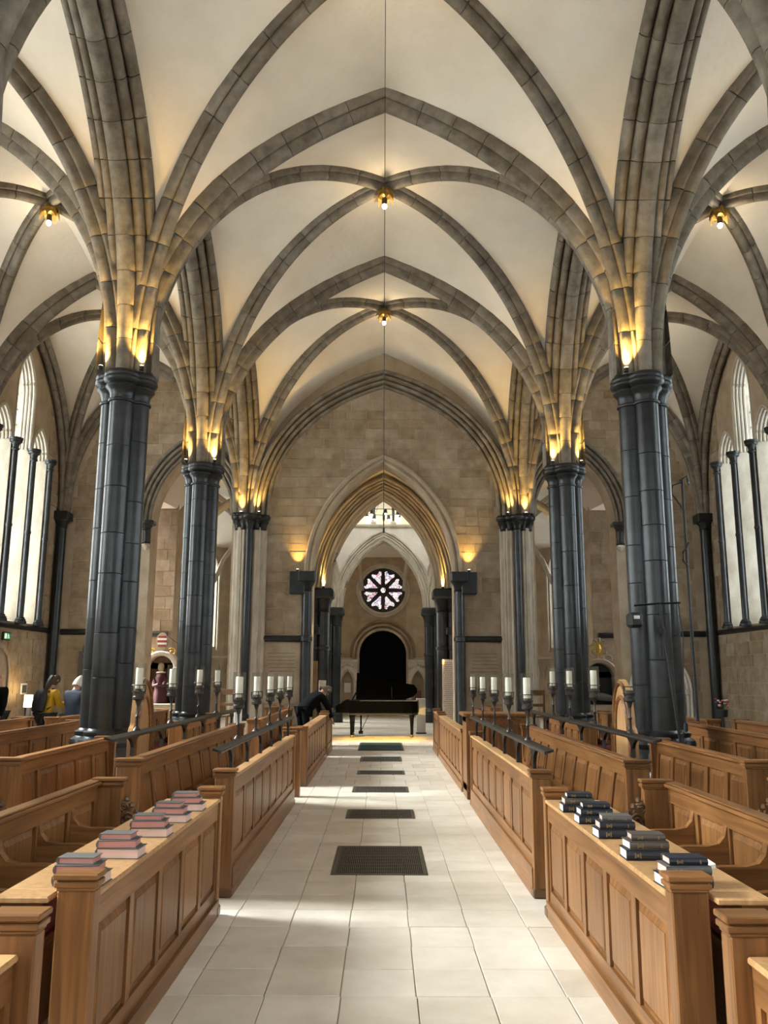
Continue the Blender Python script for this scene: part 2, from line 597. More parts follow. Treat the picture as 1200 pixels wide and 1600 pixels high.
def stone_wall(parent, fn, u0, u1, z0, z1, h=(0.24, 0.36), l=(0.35, 0.8), ztop=None, zbot=None, proud=0.012, mat='ashlar', seed=1, gap=0.006, excl=None, name='stone_block'):
    """coursed ashlar; every block its own object, trimmed by ztop(u) / zbot(u)"""
    rg = random.Random(seed)
    z = z0
    while z < z1 - .05:
        hh = min(rg.uniform(*h), z1 - z)
        u = u0 - rg.uniform(0, .3)
        while u < u1:
            ll = rg.uniform(*l)
            a, b = max(u, u0), min(u + ll, u1)
            u += ll
            if b - a < .05: continue
            n = max(2, int((b - a) / .09)) if (ztop or zbot) else 1
            top, bot = [], []
            for i in range(n + 1):
                q = a + gap + (b - a - 2 * gap) * i / n
                zt = min(z + hh - gap, ztop(q) if ztop else 1e9)
                zb = max(z + gap, zbot(q) if zbot else -1e9)
                if zt - zb > .02:
                    top.append((q, zt)); bot.append((q, zb))
            if len(top) < 2: continue
            if excl and excl((a + b) / 2, z + hh / 2): continue
            pr = proud * rg.uniform(.4, 1.5)
            poly = bot + top[::-1]
            MB().prism(poly, lambda p, q, d: fn(p, q, d), -pr, 0.02).obj(name, mat, parent)
        z += hh
# ------------------------------------------------------------------ floor
floor = tag(MB().box(-9, 9, -4.8, 38.5, -0.30, -0.012).obj('floor', 'floor_joint'), 'pale stone paved floor of the church', None, None, 'structure')
GRATES = [(-0.44, 0.385, 7.62, 8.86), (-0.44, 0.385, 10.5, 11.2), (-0.44, 0.385, 12.8, 13.45), (-0.44, 0.385, 15.06, 15.66), (-0.44, 0.385, 17.3, 18.3)]
def build_paving():
    rg = random.Random(3)
    xs = [-1.42, -1.02, -0.62, -0.22, 0.18, 0.57, 0.97, 1.42]
    slab = {}
    y = 1.5
    while y < 24.4:
        dy = 0.42
        if y > 12: dy = 0.62
        off = rg.uniform(-.004, .004) if y < 12 else rg.choice((0, 0, .18)) + rg.uniform(-.02, .02)
        for a, b in zip(xs, xs[1:]):
            a2 = a + (off if a > -1.3 else 0); b2 = b + (off if b < 1.3 else 0)
            segs = [(a2, b2, y, y + dy)]
            for g in GRATES:
                nxt = []
                for (p, q, r, t) in segs:
                    if q <= g[0] or p >= g[1] or t <= g[2] or r >= g[3]:
                        nxt.append((p, q, r, t)); continue
                    if r < g[2]: nxt.append((p, q, r, g[2]))
                    if t > g[3]: nxt.append((p, q, g[3], t))
                    r2, t2 = max(r, g[2]), min(t, g[3])
                    if p < g[0]: nxt.append((p, g[0], r2, t2))
                    if q > g[1]: nxt.append((g[1], q, r2, t2))
                segs = nxt
            for (p, q, r, t) in segs:
                if q - p < .03 or t - r < .03: continue
                h = rg.uniform(-.002, .002)
                MB().box(p + .0025, q - .0025, r + .0025, t - .0025, -.06, h, .003).obj('paving_slab', 'floor', floor)
        y += dy
    mb = MB()
    for (a, b, c, d) in ((-9, -1.42, -4.8, 24.4), (1.42, 9, -4.8, 24.4), (-1.42, 1.42, -4.8, 1.5)):
        mb.box(a, b, c, d, -.06, -.001)
    mb.obj('side_paving', 'floor', floor)
    # paving of the round nave beyond the arch
    y = 24.4
    while y < 37.6:
        x = -8.6 + rg.uniform(-.3, .3)
        while x < 8.6:
            if abs(x) < 3.2 and y < 33:
                MB().box(x + .004, x + .895, y + .004, y + .995, -.06, rg.uniform(-.003, .001), .004).obj('paving_slab', 'floor', floor)
            else:
                pass
            x += .9
        y += 1.0
    MB().box(-9, 9, 24.4, 38.4, -.06, -.006).obj('side_paving', 'floor', floor)
build_paving()

# ------------------------------------------------------------------ vault
ceiling = tag(empty('ceiling'), 'rib vaulted church ceiling of cream plaster with grey stone ribs', None, None, 'structure')
NT_RISE, ND_RISE, AR_RISE = 4.00, 4.23, 3.62      # nave transverse, nave diagonal, arcade
AT_RISE, AD_RISE = 3.62, 3.90                       # aisle transverse, aisle diagonal
def path_trans_nave(): return pointed(X - .30, NT_RISE)
def path_diag_nave():  return rounded(math.hypot(X, BAY / 2) - .34, ND_RISE)
def path_arcade():     return pointed(BAY / 2 - .28, AR_RISE, .55, (.46, .84))
def path_trans_aisle(): return pointed((W - X) / 2 - .28, AT_RISE)
def path_diag_aisle(): return rounded(math.hypot((W - X) / 2, BAY / 2) - .32, AD_RISE)

def curve3(path, start, org, d, off, n=16):
    """3-D points of the vault surface over a rib"""
    p = resample(path, n)
    nr = frames(p)
    out = []
    for i, ((s_, z), nn) in enumerate(zip(p, nr)):
        if i == n: ss, zz = s_, z + off / max(.5, abs(nn[1]))
        else: ss, zz = s_ - nn[0] * off, z - nn[1] * off
        ss += start
        out.append(Vector((org[0] + d[0] * ss, org[1] + d[1] * ss, SPR + zz)))
    return out

def web(parent, c1, c2, m=5):
    """plaster cell between two rib curves, gently domed"""
    rings = []
    for i, (a, b) in enumerate(zip(c1, c2)):
        row = []
        for j in range(m + 1):
            t = j / m
            p = a.lerp(b, t)
            p = p + Vector((0, 0, 0.10 * 4 * t * (1 - t) * min(1, i / 8)))
            row.append(tuple(p))
        rings.append(row)
    return MB().loft(rings, closed=False).obj('vault_web', 'plaster', parent, True)

def dirn(a, b):
    l = math.hypot(b[0] - a[0], b[1] - a[1])
    return ((b[0] - a[0]) / l, (b[1] - a[1]) / l), l

def vessel_bay(x0, x1, y0, y1, pt, pd, pl0, pl1, blocks):
    """ribs and webs of one quadripartite bay; pl0/pl1: longitudinal arch path on side x0 / x1"""
    xm, ym = (x0 + x1) / 2, (y0 + y1) / 2
    for cx in (x0, x1):
        pl = pl0 if cx == x0 else pl1
        for cy in (y0, y1):
            dt = (1 if cx == x0 else -1, 0)
            dl = (0, 1 if cy == y0 else -1)
            dd, L = dirn((cx, cy), (xm, ym))
            sd = L - pd[-1][0]
            st = abs(x1 - x0) / 2 - pt[-1][0]
            sl = BAY / 2 - pl[-1][0]
            cd = curve3(pd, sd, (cx, cy), dd, .17)
            ct = curve3(pt, st, (cx, cy), dt, .20)
            cl = curve3(pl, sl, (cx, cy), dl, .30)
            web(ceiling, cd, ct); web(ceiling, cd, cl)
            make_rib(ceiling, pd, (cx + dd[0] * sd, cy + dd[1] * sd), dd, PROF_D, blocks, 'diagonal_rib', z0=SPR)

def build_vault():
    pt, pd, pa = path_trans_nave(), path_diag_nave(), path_arcade()
    pta, pda = path_trans_aisle(), path_diag_aisle()
    for k in range(5):
        y0, y1 = COLY[k], COLY[k + 1]
        nb = 11 if k >= 2 else 0
        vessel_bay(-X, X, y0, y1, pt, pd, pa, pa, nb)
        vessel_bay(-W, -X, y0, y1, pta, pda, pa, pa, 9 if k >= 2 else 0)
        vessel_bay(X, W, y0, y1, pta, pda, pa, pa, 9 if k >= 2 else 0)
        for sx in (-1, 1):
            for cy, dy in ((y0, 1), (y1, -1)):
                sl = BAY / 2 - pa[-1][0]
                make_rib(ceiling, pa, (sx * X, cy + dy * sl), (0, dy), PROF_A, 10 if k >= 2 else 0, 'arcade_arch', z0=SPR)
                make_rib(ceiling, pa, (sx * (W - .10), cy + dy * sl), (0, dy), PROF_W, 9 if k >= 3 else 0, 'wall_rib', z0=SPR)
    for k in range(1, 5):
        cy = COLY[k]
        nb = 11 if k >= 2 else 0
        for sx in (-1, 1):
            make_rib(ceiling, pt, (sx * (X - .30), cy), (-sx, 0), PROF_T, nb, 'transverse_rib', z0=SPR)
            make_rib(ceiling, pta, (sx * (X + .28), cy), (sx, 0), PROF_T, nb and 9, 'transverse_rib', z0=SPR)
            make_rib(ceiling, pta, (sx * (W - .28), cy), (-sx, 0), PROF_T, nb and 9, 'transverse_rib', z0=SPR)
    MB().box(-9.2, 9.2, -5.0, 22.4, 10.75, 11.0).obj('roof_light_seal', 'plaster', ceiling)  # unseen slab added above the vault to seal out leaking daylight
build_vault()

# ------------------------------------------------------------------ side walls and their triple lancets
TH = 0.50
SIDE_L, SIDE_C = 0.98, 0.0
def side_fn(sx):
    return lambda u, z, d: (sx * (W + d), u, z)
def build_side_wall(sx, name, label):
    fn = side_fn(sx)
    root = tag(empty(name), label, None, None, 'structure')
    for k in range(5):
        yc = (COLY[k] + COLY[k + 1]) / 2
        ops = [(yc - .985, .43, 2.78, 6.62, 7.28, .76), (yc, .455, 2.78, 7.85, 8.76, .76), (yc + .985, .43, 2.78, 6.62, 7.28, .76)]
        mb = MB()
        rv = MB()
        wall_panel(mb, fn, COLY[k], COLY[k + 1], 0, 10.8, ops, TH, rev=rv)
        mb.obj('wall_bay', 'wall', root)
        rv.obj('window_reveals', 'dress', root)
    # string course at the window sills
    for k in range(5):
        MB().tube([(sx * (W - .01), COLY[k] + .02, 2.68), (sx * (W - .01), COLY[k + 1] - .02, 2.68)], .06, 10).obj('string_course', 'purbeck_dark', root, True)
    return root
wall_left = build_side_wall(-1, 'wall_left', 'left side wall of tan stone with tall lancet windows')
wall_right = build_side_wall(1, 'wall_right', 'right side wall of tan stone with tall lancet windows')
for sx, root, sd in ((-1, wall_left, 21), (1, wall_right, 22)):
    stone_wall(root, side_fn(sx), COLY[4] + .15, COLY[5] - .1, 0.0, 2.6, (.26, .34), (.45, .8), seed=sd)
    yc = (COLY[4] + COLY[5]) / 2
    stone_wall(root, side_fn(sx), yc + 1.45, COLY[5] - .1, 2.8, 8.3, (.26, .36), (.45, .8), seed=sd + 5,
               ztop=lambda u: SPR + 3.5 - max(0, (u - yc - .2)) ** 2.2 * .55)

def glaze(parent, fn, yc, hw, sill, sp, ap, d, detail):
    """leaded glazing of one light"""
    def head(u):
        arc = lancet(hw, sp, ap, 12)
        for a, b in zip(arc, arc[1:]):
            if a[0] <= u <= b[0]:
                f = (u - a[0]) / max(1e-9, b[0] - a[0])
                return a[1] + f * (b[1] - a[1])
        return sp
    cols = [-hw, 0, hw]
    step = .36 if detail else 50
    cames = MB()
    z = sill
    while z < ap - .02:
        z2 = min(z + step, ap)
        for a, b in zip(cols, cols[1:]):
            n = 6 if z2 > sp else 1
            top = [(a + (b - a) * i / n, min(z2, head(a + (b - a) * i / n))) for i in range(n + 1)]
            top = [p for p in top if p[1] > z + .005]
            if len(top) < 2: continue
            poly = [(top[0][0], z), (top[-1][0], z)] + top[::-1]
            MB().prism(poly, lambda p, q, e: fn(yc + p, q, e), d, d + .012).obj('glass_pane', 'pane', parent)
        if detail and z > sill:
            w = hw if z < sp else hw * max(.05, (ap - z) / (ap - sp)) ** .6
            cames.prism([(-w, z - .012), (w, z - .012), (w, z + .012), (-w, z + .012)], lambda p, q, e: fn(yc + p, q, e), d - .012, d + .02)
        z = z2
    cames.prism([(-.014, sill), (.014, sill), (.014, ap - .03), (-.014, ap - .03)], lambda p, q, e: fn(yc + p, q, e), d - .012, d + .02)
    cames.obj('lead_came', 'lead', parent)

def window_bay(sx, k, number, label):
    fn = side_fn(sx)
    yc = (COLY[k] + COLY[k + 1]) / 2
    root = tag(empty('window_%d' % number, (sx * W, yc, 2.75)), label, None, None, 'structure')
    detail = k == 4
    lights = [(yc - .985, .43, 2.78, 6.62, 7.28), (yc, .455, 2.78, 7.85, 8.76), (yc + .985, .43, 2.78, 6.62, 7.28)]
    sub = empty('glazing', (0, 0, 0), root); sub.location = (-sx * W, -yc, -2.75)
    for (u, hw, sill, sp, ap) in lights:
        dr = hw * .20
        glaze(sub, fn, u, hw * .82, sill + dr * 1.2, sp, ap - dr, .34, detail)
    # mouldings round the heads: a hood and rolls stepping back into the reveal
    for (u, hw, sill, sp, ap) in lights:
        mb = MB()
        arch_moulding(mb, fn, arch_path(u, hw + .0, sp, ap, 10, 6.64), half_rolls(0, .045, .01, 1, .04))
        mb.obj('hood_moulding', 'dress', root, True, rel=True)
        for q in range(4):
            mb = MB(); h2 = hw * (1 - .035 * q) - .012
            mb.tube([fn(a_, b_, .015 + .075 * q) for a_, b_ in arch_path(u, h2, sp, ap - .02 * q - .012, 10, 6.64)], .030, 6)
            mb.obj('arch_roll', 'dress', root, True, rel=True)
    # free shafts standing on the sill
    for u in (yc - 1.475, yc - .49, yc + .49, yc + 1.475):
        xx = sx * (W - .075)
        sh = MB().lathe(xx, u, [(.062, 2.86), (.062, 4.72), (.075, 4.74), (.075, 4.78), (.062, 4.80), (.062, 6.40)], 14).obj('shaft', 'purbeck', root, True, rel=True)
        MB().lathe(xx, u, [(.062, 6.38), (.085, 6.40), (.085, 6.43), (.066, 6.45), (.075, 6.5), (.10, 6.54), (.13, 6.56), (.13, 6.6), (.145, 6.61), (.145, 6.66)], 16).obj('capital', 'purbeck_dark', root, True, rel=True)
        MB().lathe(xx, u, [(.13, 2.74), (.13, 2.79), (.11, 2.8), (.115, 2.83), (.09, 2.85), (.09, 2.87), (.065, 2.89)], 16).obj('base', 'purbeck_dark', root, True, rel=True)
    # daylight portal
    d = bpy.data.lights.new('sky_portal', 'AREA')
    d.shape = 'RECTANGLE'; d.size = 5.9; d.size_y = 2.9
    d.cycles.is_portal = True
    o = bpy.data.objects.new('sky_portal', d); COL.objects.link(o)
    o.location = (sx * (W + TH + .05), yc, 5.75)
    o.rotation_euler = Vector((-sx, 0, 0)).to_track_quat('-Z', 'Y').to_euler()
    d.size, d.size_y = 2.9, 6.0
num = 1
for sx in (-1, 1):
    for k in range(4, -1, -1):
        side = 'left' if sx < 0 else 'right'
        lab = 'triple lancet window with dark marble shafts in the %s wall, bay %s' % (side, ['behind the camera by the east end', 'just behind the camera', 'beside the nearest pews', 'in front of the far bay', 'nearest the end wall'][k])
        window_bay(sx, k, num, lab)
        num += 1

# east end behind the camera
def build_east():
    fn = lambda u, z, d: (u, COLY[0] - d, z)
    root = tag(empty('wall_east'), 'east wall behind the camera with tall lancets', None, None, 'structure')
    ops = []
    for c in (-5.7, 0, 5.7):
        for o, sp, ap in ((-1.15, 6.4, 7.2), (0, 7.4, 8.4), (1.15, 6.4, 7.2)):
            ops.append((c + o, .45, 2.6, sp, ap, .75))
    mb = MB(); wall_panel(mb, fn, -W - .9, W + .9, 0, 10.8, ops, TH); mb.obj('wall_bay', 'wall', root)
    for i, c in enumerate((-5.7, 0, 5.7)):
        w = tag(empty('window_%d' % (11 + i)), 'group of three lancets in the east wall behind the camera', None, None, 'structure')
        for o, sp, ap in ((-1.15, 6.4, 7.2), (0, 7.4, 8.4), (1.15, 6.4, 7.2)):
            glaze(w, fn, c + o, .34, 2.75, sp, ap - .12, TH - .1, False)
        d = bpy.data.lights.new('sky_portal', 'AREA'); d.shape = 'RECTANGLE'; d.size = 3.4; d.size_y = 6.0
        d.cycles.is_portal = True
        o = bpy.data.objects.new('sky_portal', d); COL.objects.link(o)
        o.location = (c, COLY[0] - TH - .05, 5.5)
        o.rotation_euler = Vector((0, 1, 0)).to_track_quat('-Z', 'Z').to_euler()
build_east()

# ------------------------------------------------------------------ piers
def lobes(r): return [(0, -r), (r, 0), (0, r), (-r, 0)]
def column_meshes():
    rg = random.Random(5)
    zs = [1.02]
    while zs[-1] < 4.7: zs.append(zs[-1] + rg.uniform(.42, .78))
    zs = [z for z in zs if z < 4.85] + [5.22]
    return zs
PIER_R, PIER_O = .150, .165
def make_column(cx, cy, label, seed):
    root = thing('clustered_column', label, 'column', (cx, cy, 0), 'dark marble clustered columns of the arcade')
    rg = random.Random(seed)
    for (ox, oy) in lobes(PIER_O):
        sh = empty('shaft', (0, 0, 0), root)
        z = 1.0; dr = []
        while z < 5.2:
            h = rg.uniform(.40, .80)
            if 5.22 - z - h < .25: h = 5.22 - z
            dr.append((z, z + h)); z += h
        for a, b in dr:
            MB().lathe(ox, oy, [(PIER_R - .006, a), (PIER_R, a + .006), (PIER_R, b - .006), (PIER_R - .006, b)], 24, cap=False).obj('drum', 'purbeck', sh, True)
    MB().box(-.16, .16, -.16, .16, .9, 5.3).obj('core', 'purbeck', root)
    cap = MB(); base = MB()
    for (ox, oy) in lobes(PIER_O):
        cap.lathe(ox, oy, [(.146, 5.14), (.170, 5.15), (.175, 5.165), (.170, 5.18), (.150, 5.19), (.154, 5.25), (.172, 5.30), (.20, 5.325), (.213, 5.345), (.21, 5.37), (.185, 5.385),
                           (.20, 5.40), (.23, 5.415), (.245, 5.44), (.245, 5.465), (.232, 5.485), (.24, 5.50), (.24, 5.53), (.22, 5.56)], 28)
        base.lathe(ox, oy, [(.31, 0), (.31, .50), (.295, .52), (.295, .56), (.26, .58), (.25, .72), (.235, .74), (.22, .78), (.25, .81), (.262, .84), (.25, .88), (.205, .905), (.19, .92), (.20, .94), (.20, .97), (.162, .99), (.150, 1.01)], 28)
    cap.box(-.22, .22, -.22, .22, 5.45, 5.56)
    cap.obj('capital', 'purbeck_dark', root, True)
    base.obj('base', 'purbeck', root, True)
    return root
columns = {}
WHERE = {2: 'beside the camera', 3: 'nearest in view', 4: 'second in view', 1: 'behind the camera'}
for k in (1, 2, 3, 4):
    for sx in (-1, 1):
        columns[k, sx] = make_column(sx * X, COLY[k], 'dark marble clustered column on the %s, %s' % ('left' if sx < 0 else 'right', WHERE[k]), k * 10 + sx)

def uplight(x, y, z, label, energy=14.0, lean=(0, 0), group='small gold uplights on the capitals'):
    t = thing('uplight', label, 'uplight', (x, y, z), group)
    MB().lathe(0, 0, [(.02, 0), (.032, .0), (.034, .055), (.028, .06)], 10).obj('housing', 'iron', t, True)
    MB().lathe(0, 0, [(.004, .058), (.024, .059), (.024, .064), (.004, .068)], 10).obj('bulb', 'bulb', t, True)
    lamp('uplight_beam', 'SPOT', (x, y, z + .085), energy, WARM, t, .03, (lean[0], lean[1], 1), 1.25, .9)
    return t
for k in (2, 3, 4):
    for sx in (-1, 1):
        for s2 in (-1, 1):
            if k == 3 and sx == 1 and s2 == 1: continue
            if k == 2: continue
            x, y = sx * X + s2 * .27, COLY[k] - .28
            side = 'aisle' if s2 == sx else 'nave'
            uplight(x, y, SPR, 'small glowing uplight on the %s side of the %s %s column capital' % (side, 'nearest' if k == 3 else 'second', 'left' if sx < 0 else 'right'), 340.0 if k == 3 else 260.0, (-s2 * .10, .22))

# ------------------------------------------------------------------ bosses with lamps
def boss(x, y, z, label):
    t = thing('ceiling_boss', label, 'ceiling boss', (x, y, z), 'gilded bosses of the vault')
    rg = random.Random(int(x * 10 + y * 7))
    MB().lathe(0, 0, [(.05, -.16), (.10, -.13), (.12, -.06), (.10, .02), (.06, .08)], 14).obj('core', 'gold', t, True)
    for ring, (rr, zz, n) in enumerate(((.13, -.03, 8), (.10, -.12, 7))):
        for j in range(n):
            a = 2 * PI * j / n + ring * .4
            c, s_ = math.cos(a), math.sin(a)
            pts = []
            mb = MB()
            rings = []
            for i in range(6):
                q = i / 5
                w = .055 * math.sin(PI * min(.97, .12 + q * .9))
                r = rr * .5 + q * .12
                zc = zz - .10 * q * q + .05 * math.sin(q * PI)
                rings.append([(c * r - s_ * w, s_ * r + c * w, zc - .02), (c * r, s_ * r, zc + .018), (c * r + s_ * w, s_ * r - c * w, zc - .02), (c * r, s_ * r, zc - .01)])
            mb.loft(rings, True, True)
            mb.obj('leaf', 'gold', t, True)
    MB().lathe(0, 0, [(.03, -.15), (.045, -.17), (.045, -.27), (.04, -.275)], 12).obj('lamp_holder', 'bronze', t, True)
    MB().lathe(0, 0, [(.005, -.355), (.03, -.34), (.042, -.31), (.036, -.275)], 12).obj('bulb', 'bulb_white', t, True)
    lamp('boss_light', 'POINT', (x, y, z - .42), 24.0, (1.0, .78, .45), t, .05)
for k in (2, 3, 4):
    ym = (COLY[k] + COLY[k + 1]) / 2
    nm = {2: 'bay nearest the camera', 3: 'second bay of the vault', 4: 'farthest bay of the vault'}[k]
    boss(0, ym, SPR + ND_RISE + .05, 'gilded boss with lamp over the central aisle, ' + nm)
    for sx in (-1, 1):
        boss(sx * (X + W) / 2, ym, SPR + AD_RISE + .05, 'gilded boss with lamp over the %s aisle, %s' % ('left' if sx < 0 else 'right', nm))
# ------------------------------------------------------------------ west wall
fnw = lambda u, z, d: (u, YW + d, z)
DOOR = (0.0, 1.72, 0.0, 4.12, 6.86)
SIDEA = (4.72, 1.0, 0.0, 5.35, 7.15)
wall_west = tag(empty('wall_west'), 'end wall of tan ashlar with three pointed arches', None, None, 'structure')
def build_west():
    ops = [(-SIDEA[0], *SIDEA[1:], 1.0), (*DOOR, 1.0), (SIDEA[0], *SIDEA[1:], 1.0)]
    mb = MB(); wall_panel(mb, fnw, -W - .9, W + .9, 0, 10.8, ops, .62); mb.obj('wall_core', 'wall', wall_west)
    def bez_arch(run, rise, hw, zs):
        p = resample(bez([(0, 0), (0, .53 * rise), (.42 * run, .85 * rise), (run, rise)], 40), 16)
        left = [(-hw + a, zs + b) for a, b in p]
        return left + [(-a, b) for a, b in left[-2::-1]]
    big = bez_arch(2.82, 3.32, 2.82, 5.50)
    def under(u):
        for a, b in zip(big, big[1:]):
            if a[0] <= u <= b[0]:
                f = (u - a[0]) / max(1e-9, b[0] - a[0]); return a[1] + f * (b[1] - a[1]) + .05
        return 5.5 if abs(u) > 2.82 else 9
    darc = lancet(DOOR[1] + .14, DOOR[3], DOOR[4] + .18, 16)
    def over(u):
        for a, b in zip(darc, darc[1:]):
            if a[0] <= u <= b[0]:
                f = (u - a[0]) / max(1e-9, b[0] - a[0]); return a[1] + f * (b[1] - a[1])
        return -1
    stone_wall(wall_west, fnw, -2.86, 2.86, 4.12, 8.9, (.20, .31), (.26, .62), ztop=under, zbot=over, seed=11)
    for sx in (-1, 1):
        a, b = sorted((sx * 1.95, sx * 2.86))
        stone_wall(wall_west, fnw, a, b, 2.62, 4.12, (.28, .38), (.4, .7), seed=12 + sx)
        stone_wall(wall_west, fnw, a, b, 0, 2.42, (.5, .6), (.6, .95), seed=14 + sx, proud=.006)
        # side-aisle part of the wall, up to the wall rib
        lo, hi = sorted((sx * 5.95, sx * 7.6))
        stone_wall(wall_west, fnw, lo, hi, 2.75, 5.45, (.24, .36), (.4, .75), seed=16 + sx)
        stone_wall(wall_west, fnw, lo, hi, 0, 2.5, (.28, .36), (.4, .75), seed=18 + sx)
        sarc = lancet(SIDEA[1] + .42, SIDEA[3], SIDEA[4] + .45, 16)
        def zb(u, sx=sx):
            v = u - sx * SIDEA[0]
            for p, q in zip(sarc, sarc[1:]):
                if p[0] <= v <= q[0]:
                    f = (v - p[0]) / max(1e-9, q[0] - p[0]); return p[1] + f * (q[1] - p[1])
            return -1
        def zt(u, sx=sx):
            q = abs(abs(u) - (X + W) / 2) / 2.1
            return SPR + 3.55 - 3.6 * q ** 2.3
        lo, hi = sorted((sx * 3.7, sx * 7.7))
        stone_wall(wall_west, fnw, lo, hi, 5.45, 9.0, (.22, .32), (.3, .62), ztop=zt, zbot=zb, seed=20 + sx)
    # great wall arch, in orders, cut into voussoir blocks
    prof = half_rolls(0, .42, .05, 4, .30)
    nb = 22
    arch = empty('great_arch', (0, 0, 0), wall_west)
    m = len(big)
    for i in range(m - 1):
        seg = [big[i], big[i + 1]]
        mb = MB(); rings = []
        for j in (i, i + 1):
            a, b = big[max(0, j - 1)], big[min(m - 1, j + 1)]
            t = (b[0] - a[0], b[1] - a[1]); l = math.hypot(*t)
            n = (-t[1] / l, t[0] / l)
            rings.append([fnw(big[j][0] + n[0] * r, big[j][1] + n[1] * r, -d) for r, d in prof])
        mb.loft(rings, closed=False).obj('voussoir', 'rib', arch, True)
    # door arch: roll hood and inner order
    mb = MB(); arch_moulding(mb, fnw, arch_path(0, DOOR[1], DOOR[3], DOOR[4], 14), [(0, -.05), (0, .05), (.03, .09), (.07, .07), (.10, .05), (.12, .10), (.17, .12), (.21, .10), (.22, 0)])
    mb.obj('door_arch_moulding', 'wall', wall_west, True)
    # side arches
    for sx in (-1, 1):
        mb = MB(); arch_moulding(mb, fnw, arch_path(sx * SIDEA[0], SIDEA[1], SIDEA[3], SIDEA[4], 12), half_rolls(0, .40, .02, 4, .18))
        mb.obj('side_arch_moulding', 'rib', wall_west, True)
    # aisle wall rib against the end wall
    for sx in (-1, 1):
        pta = path_trans_aisle()
        for x0, d in ((sx * (X + .28), sx), (sx * (W - .28), -sx)):
            make_rib(wall_west, pta, (x0, YW - .08), (d, 0), PROF_W, 9, 'wall_rib', z0=SPR)
    # string courses
    for a, b, z in ((1.95, 2.9, 2.52), (5.95, 7.75, 2.66)):
        for sx in (-1, 1):
            MB().tube([(sx * a, YW - .02, z), (sx * b, YW - .02, z)], .075, 10).obj('string_course', 'purbeck_dark', wall_west, True)
build_west()

# responds between nave and aisles against the end wall: stone pier with one dark shaft
def respond(sx):
    side = 'left' if sx < 0 else 'right'
    t = thing('wall_pier', 'moulded pale stone pier with one dark shaft against the end wall, %s of the arch' % side, 'pier', (sx * 3.25, YW, 0), 'wall piers of the end wall')
    W0 = (sx * 3.25, YW, 0)
    for i, (ox, w, p) in enumerate(((-.36, .10, .10), (-.24, .12, .24), (.20, .12, .22), (.34, .12, .10), (.02, .34, .22))):
        x = -ox * sx
        MB().box(x - w / 2, x + w / 2, -p, .02, 0, 5.2, .02).obj('pilaster', 'dress', t)
    for ox in (-.30, -.145, .13, .275):
        MB().lathe(-ox * sx, -.20 if abs(ox) < .2 else -.11, [(.045, .4), (.045, 5.2)], 12).obj('roll', 'dress', t, True)
    MB().lathe(0, -.30, [(.09, .75), (.09, 5.2)], 18).obj('shaft', 'purbeck', t, True)
    MB().lathe(0, -.30, [(.20, .0), (.20, .5), (.17, .55), (.18, .6), (.13, .68), (.14, .72), (.09, .78)], 18).obj('base', 'purbeck', t, True)
    mb = MB()
    for ox, oy, s_ in ((0, -.30, 1.0), (-.30, -.12, .9), (.30, -.12, .9), (-.15, -.2, .8), (.15, -.2, .8)):
        mb.lathe(ox, oy, [(.09 * s_, 5.13), (.11 * s_, 5.15), (.095 * s_, 5.18), (.11 * s_, 5.26), (.15 * s_, 5.32), (.14 * s_, 5.36), (.18 * s_, 5.39), (.20 * s_, 5.43), (.20 * s_, 5.47), (.18 * s_, 5.50)], 18)
    mb.box(-.38, .38, -.2, .02, 5.36, 5.50)
    mb.obj('capital', 'purbeck_dark', t, True)
    for s2, e in ((-1, 200.), (1, 200.)):
        uplight(sx * 3.25 + s2 * .22, YW - .36, 5.5, 'small glowing uplight on the %s of the %s wall pier capital' % ('aisle side' if s2 == sx else 'nave side', side), e, (-s2 * .1, .1))
for sx in (-1, 1): respond(sx)

# dark shafts in the aisle corners, corbels of the side arches
for sx in (-1, 1):
    side = 'left' if sx < 0 else 'right'
    for k in (2, 3, 4, 5):
        yy = COLY[k] - (.17 if k == 5 else 0)
        nm = {2: 'beside the nearest pews', 3: 'between the near window bays', 4: 'between the far window bays', 5: 'in the corner by the end wall'}[k]
        xx = sx * (W - .14)
        t = thing('wall_shaft', 'dark shaft with square capital on the %s wall, %s' % (side, nm), 'wall shaft', (xx, yy, 0), 'dark shafts along the side walls')
        MB().lathe(0, 0, [(.115, .42), (.115, 5.2)], 18).obj('shaft', 'purbeck', t, True)
        MB().lathe(0, 0, [(.21, 0), (.21, .28), (.19, .31), (.2, .34), (.15, .39), (.155, .42), (.115, .45)], 18).obj('base', 'purbeck', t, True)
        cp = MB().lathe(0, 0, [(.115, 5.16), (.14, 5.18), (.12, 5.2), (.13, 5.27), (.19, 5.33), (.2, 5.36)], 16)
        cp.box(-.22, .20, -.22, .22, 5.34, 5.56, .02)
        cp.obj('capital', 'purbeck_dark', t, True)
    xx = sx * 5.80
    t = thing('arch_corbel', 'dark marble corbel under the %s side arch of the end wall' % side, 'corbel', (xx, YW, 5.0), 'corbels of the side arches')
    MB().lathe(0, -.10, [(.02, -.36), (.06, -.33), (.10, -.24), (.075, -.20)], 14).obj('pendant', 'dress', t, True)
    MB().lathe(0, -.10, [(.10, -.20), (.11, -.17), (.085, -.15), (.085, .12), (.11, .14), (.1, .17), (.14, .24), (.19, .28), (.19, .34)], 16).obj('corbel_shaft', 'purbeck_dark', t, True)
    MB().box(-.20, .20, -.26, .03, .26, .36, .02).obj('abacus', 'purbeck_dark', t)

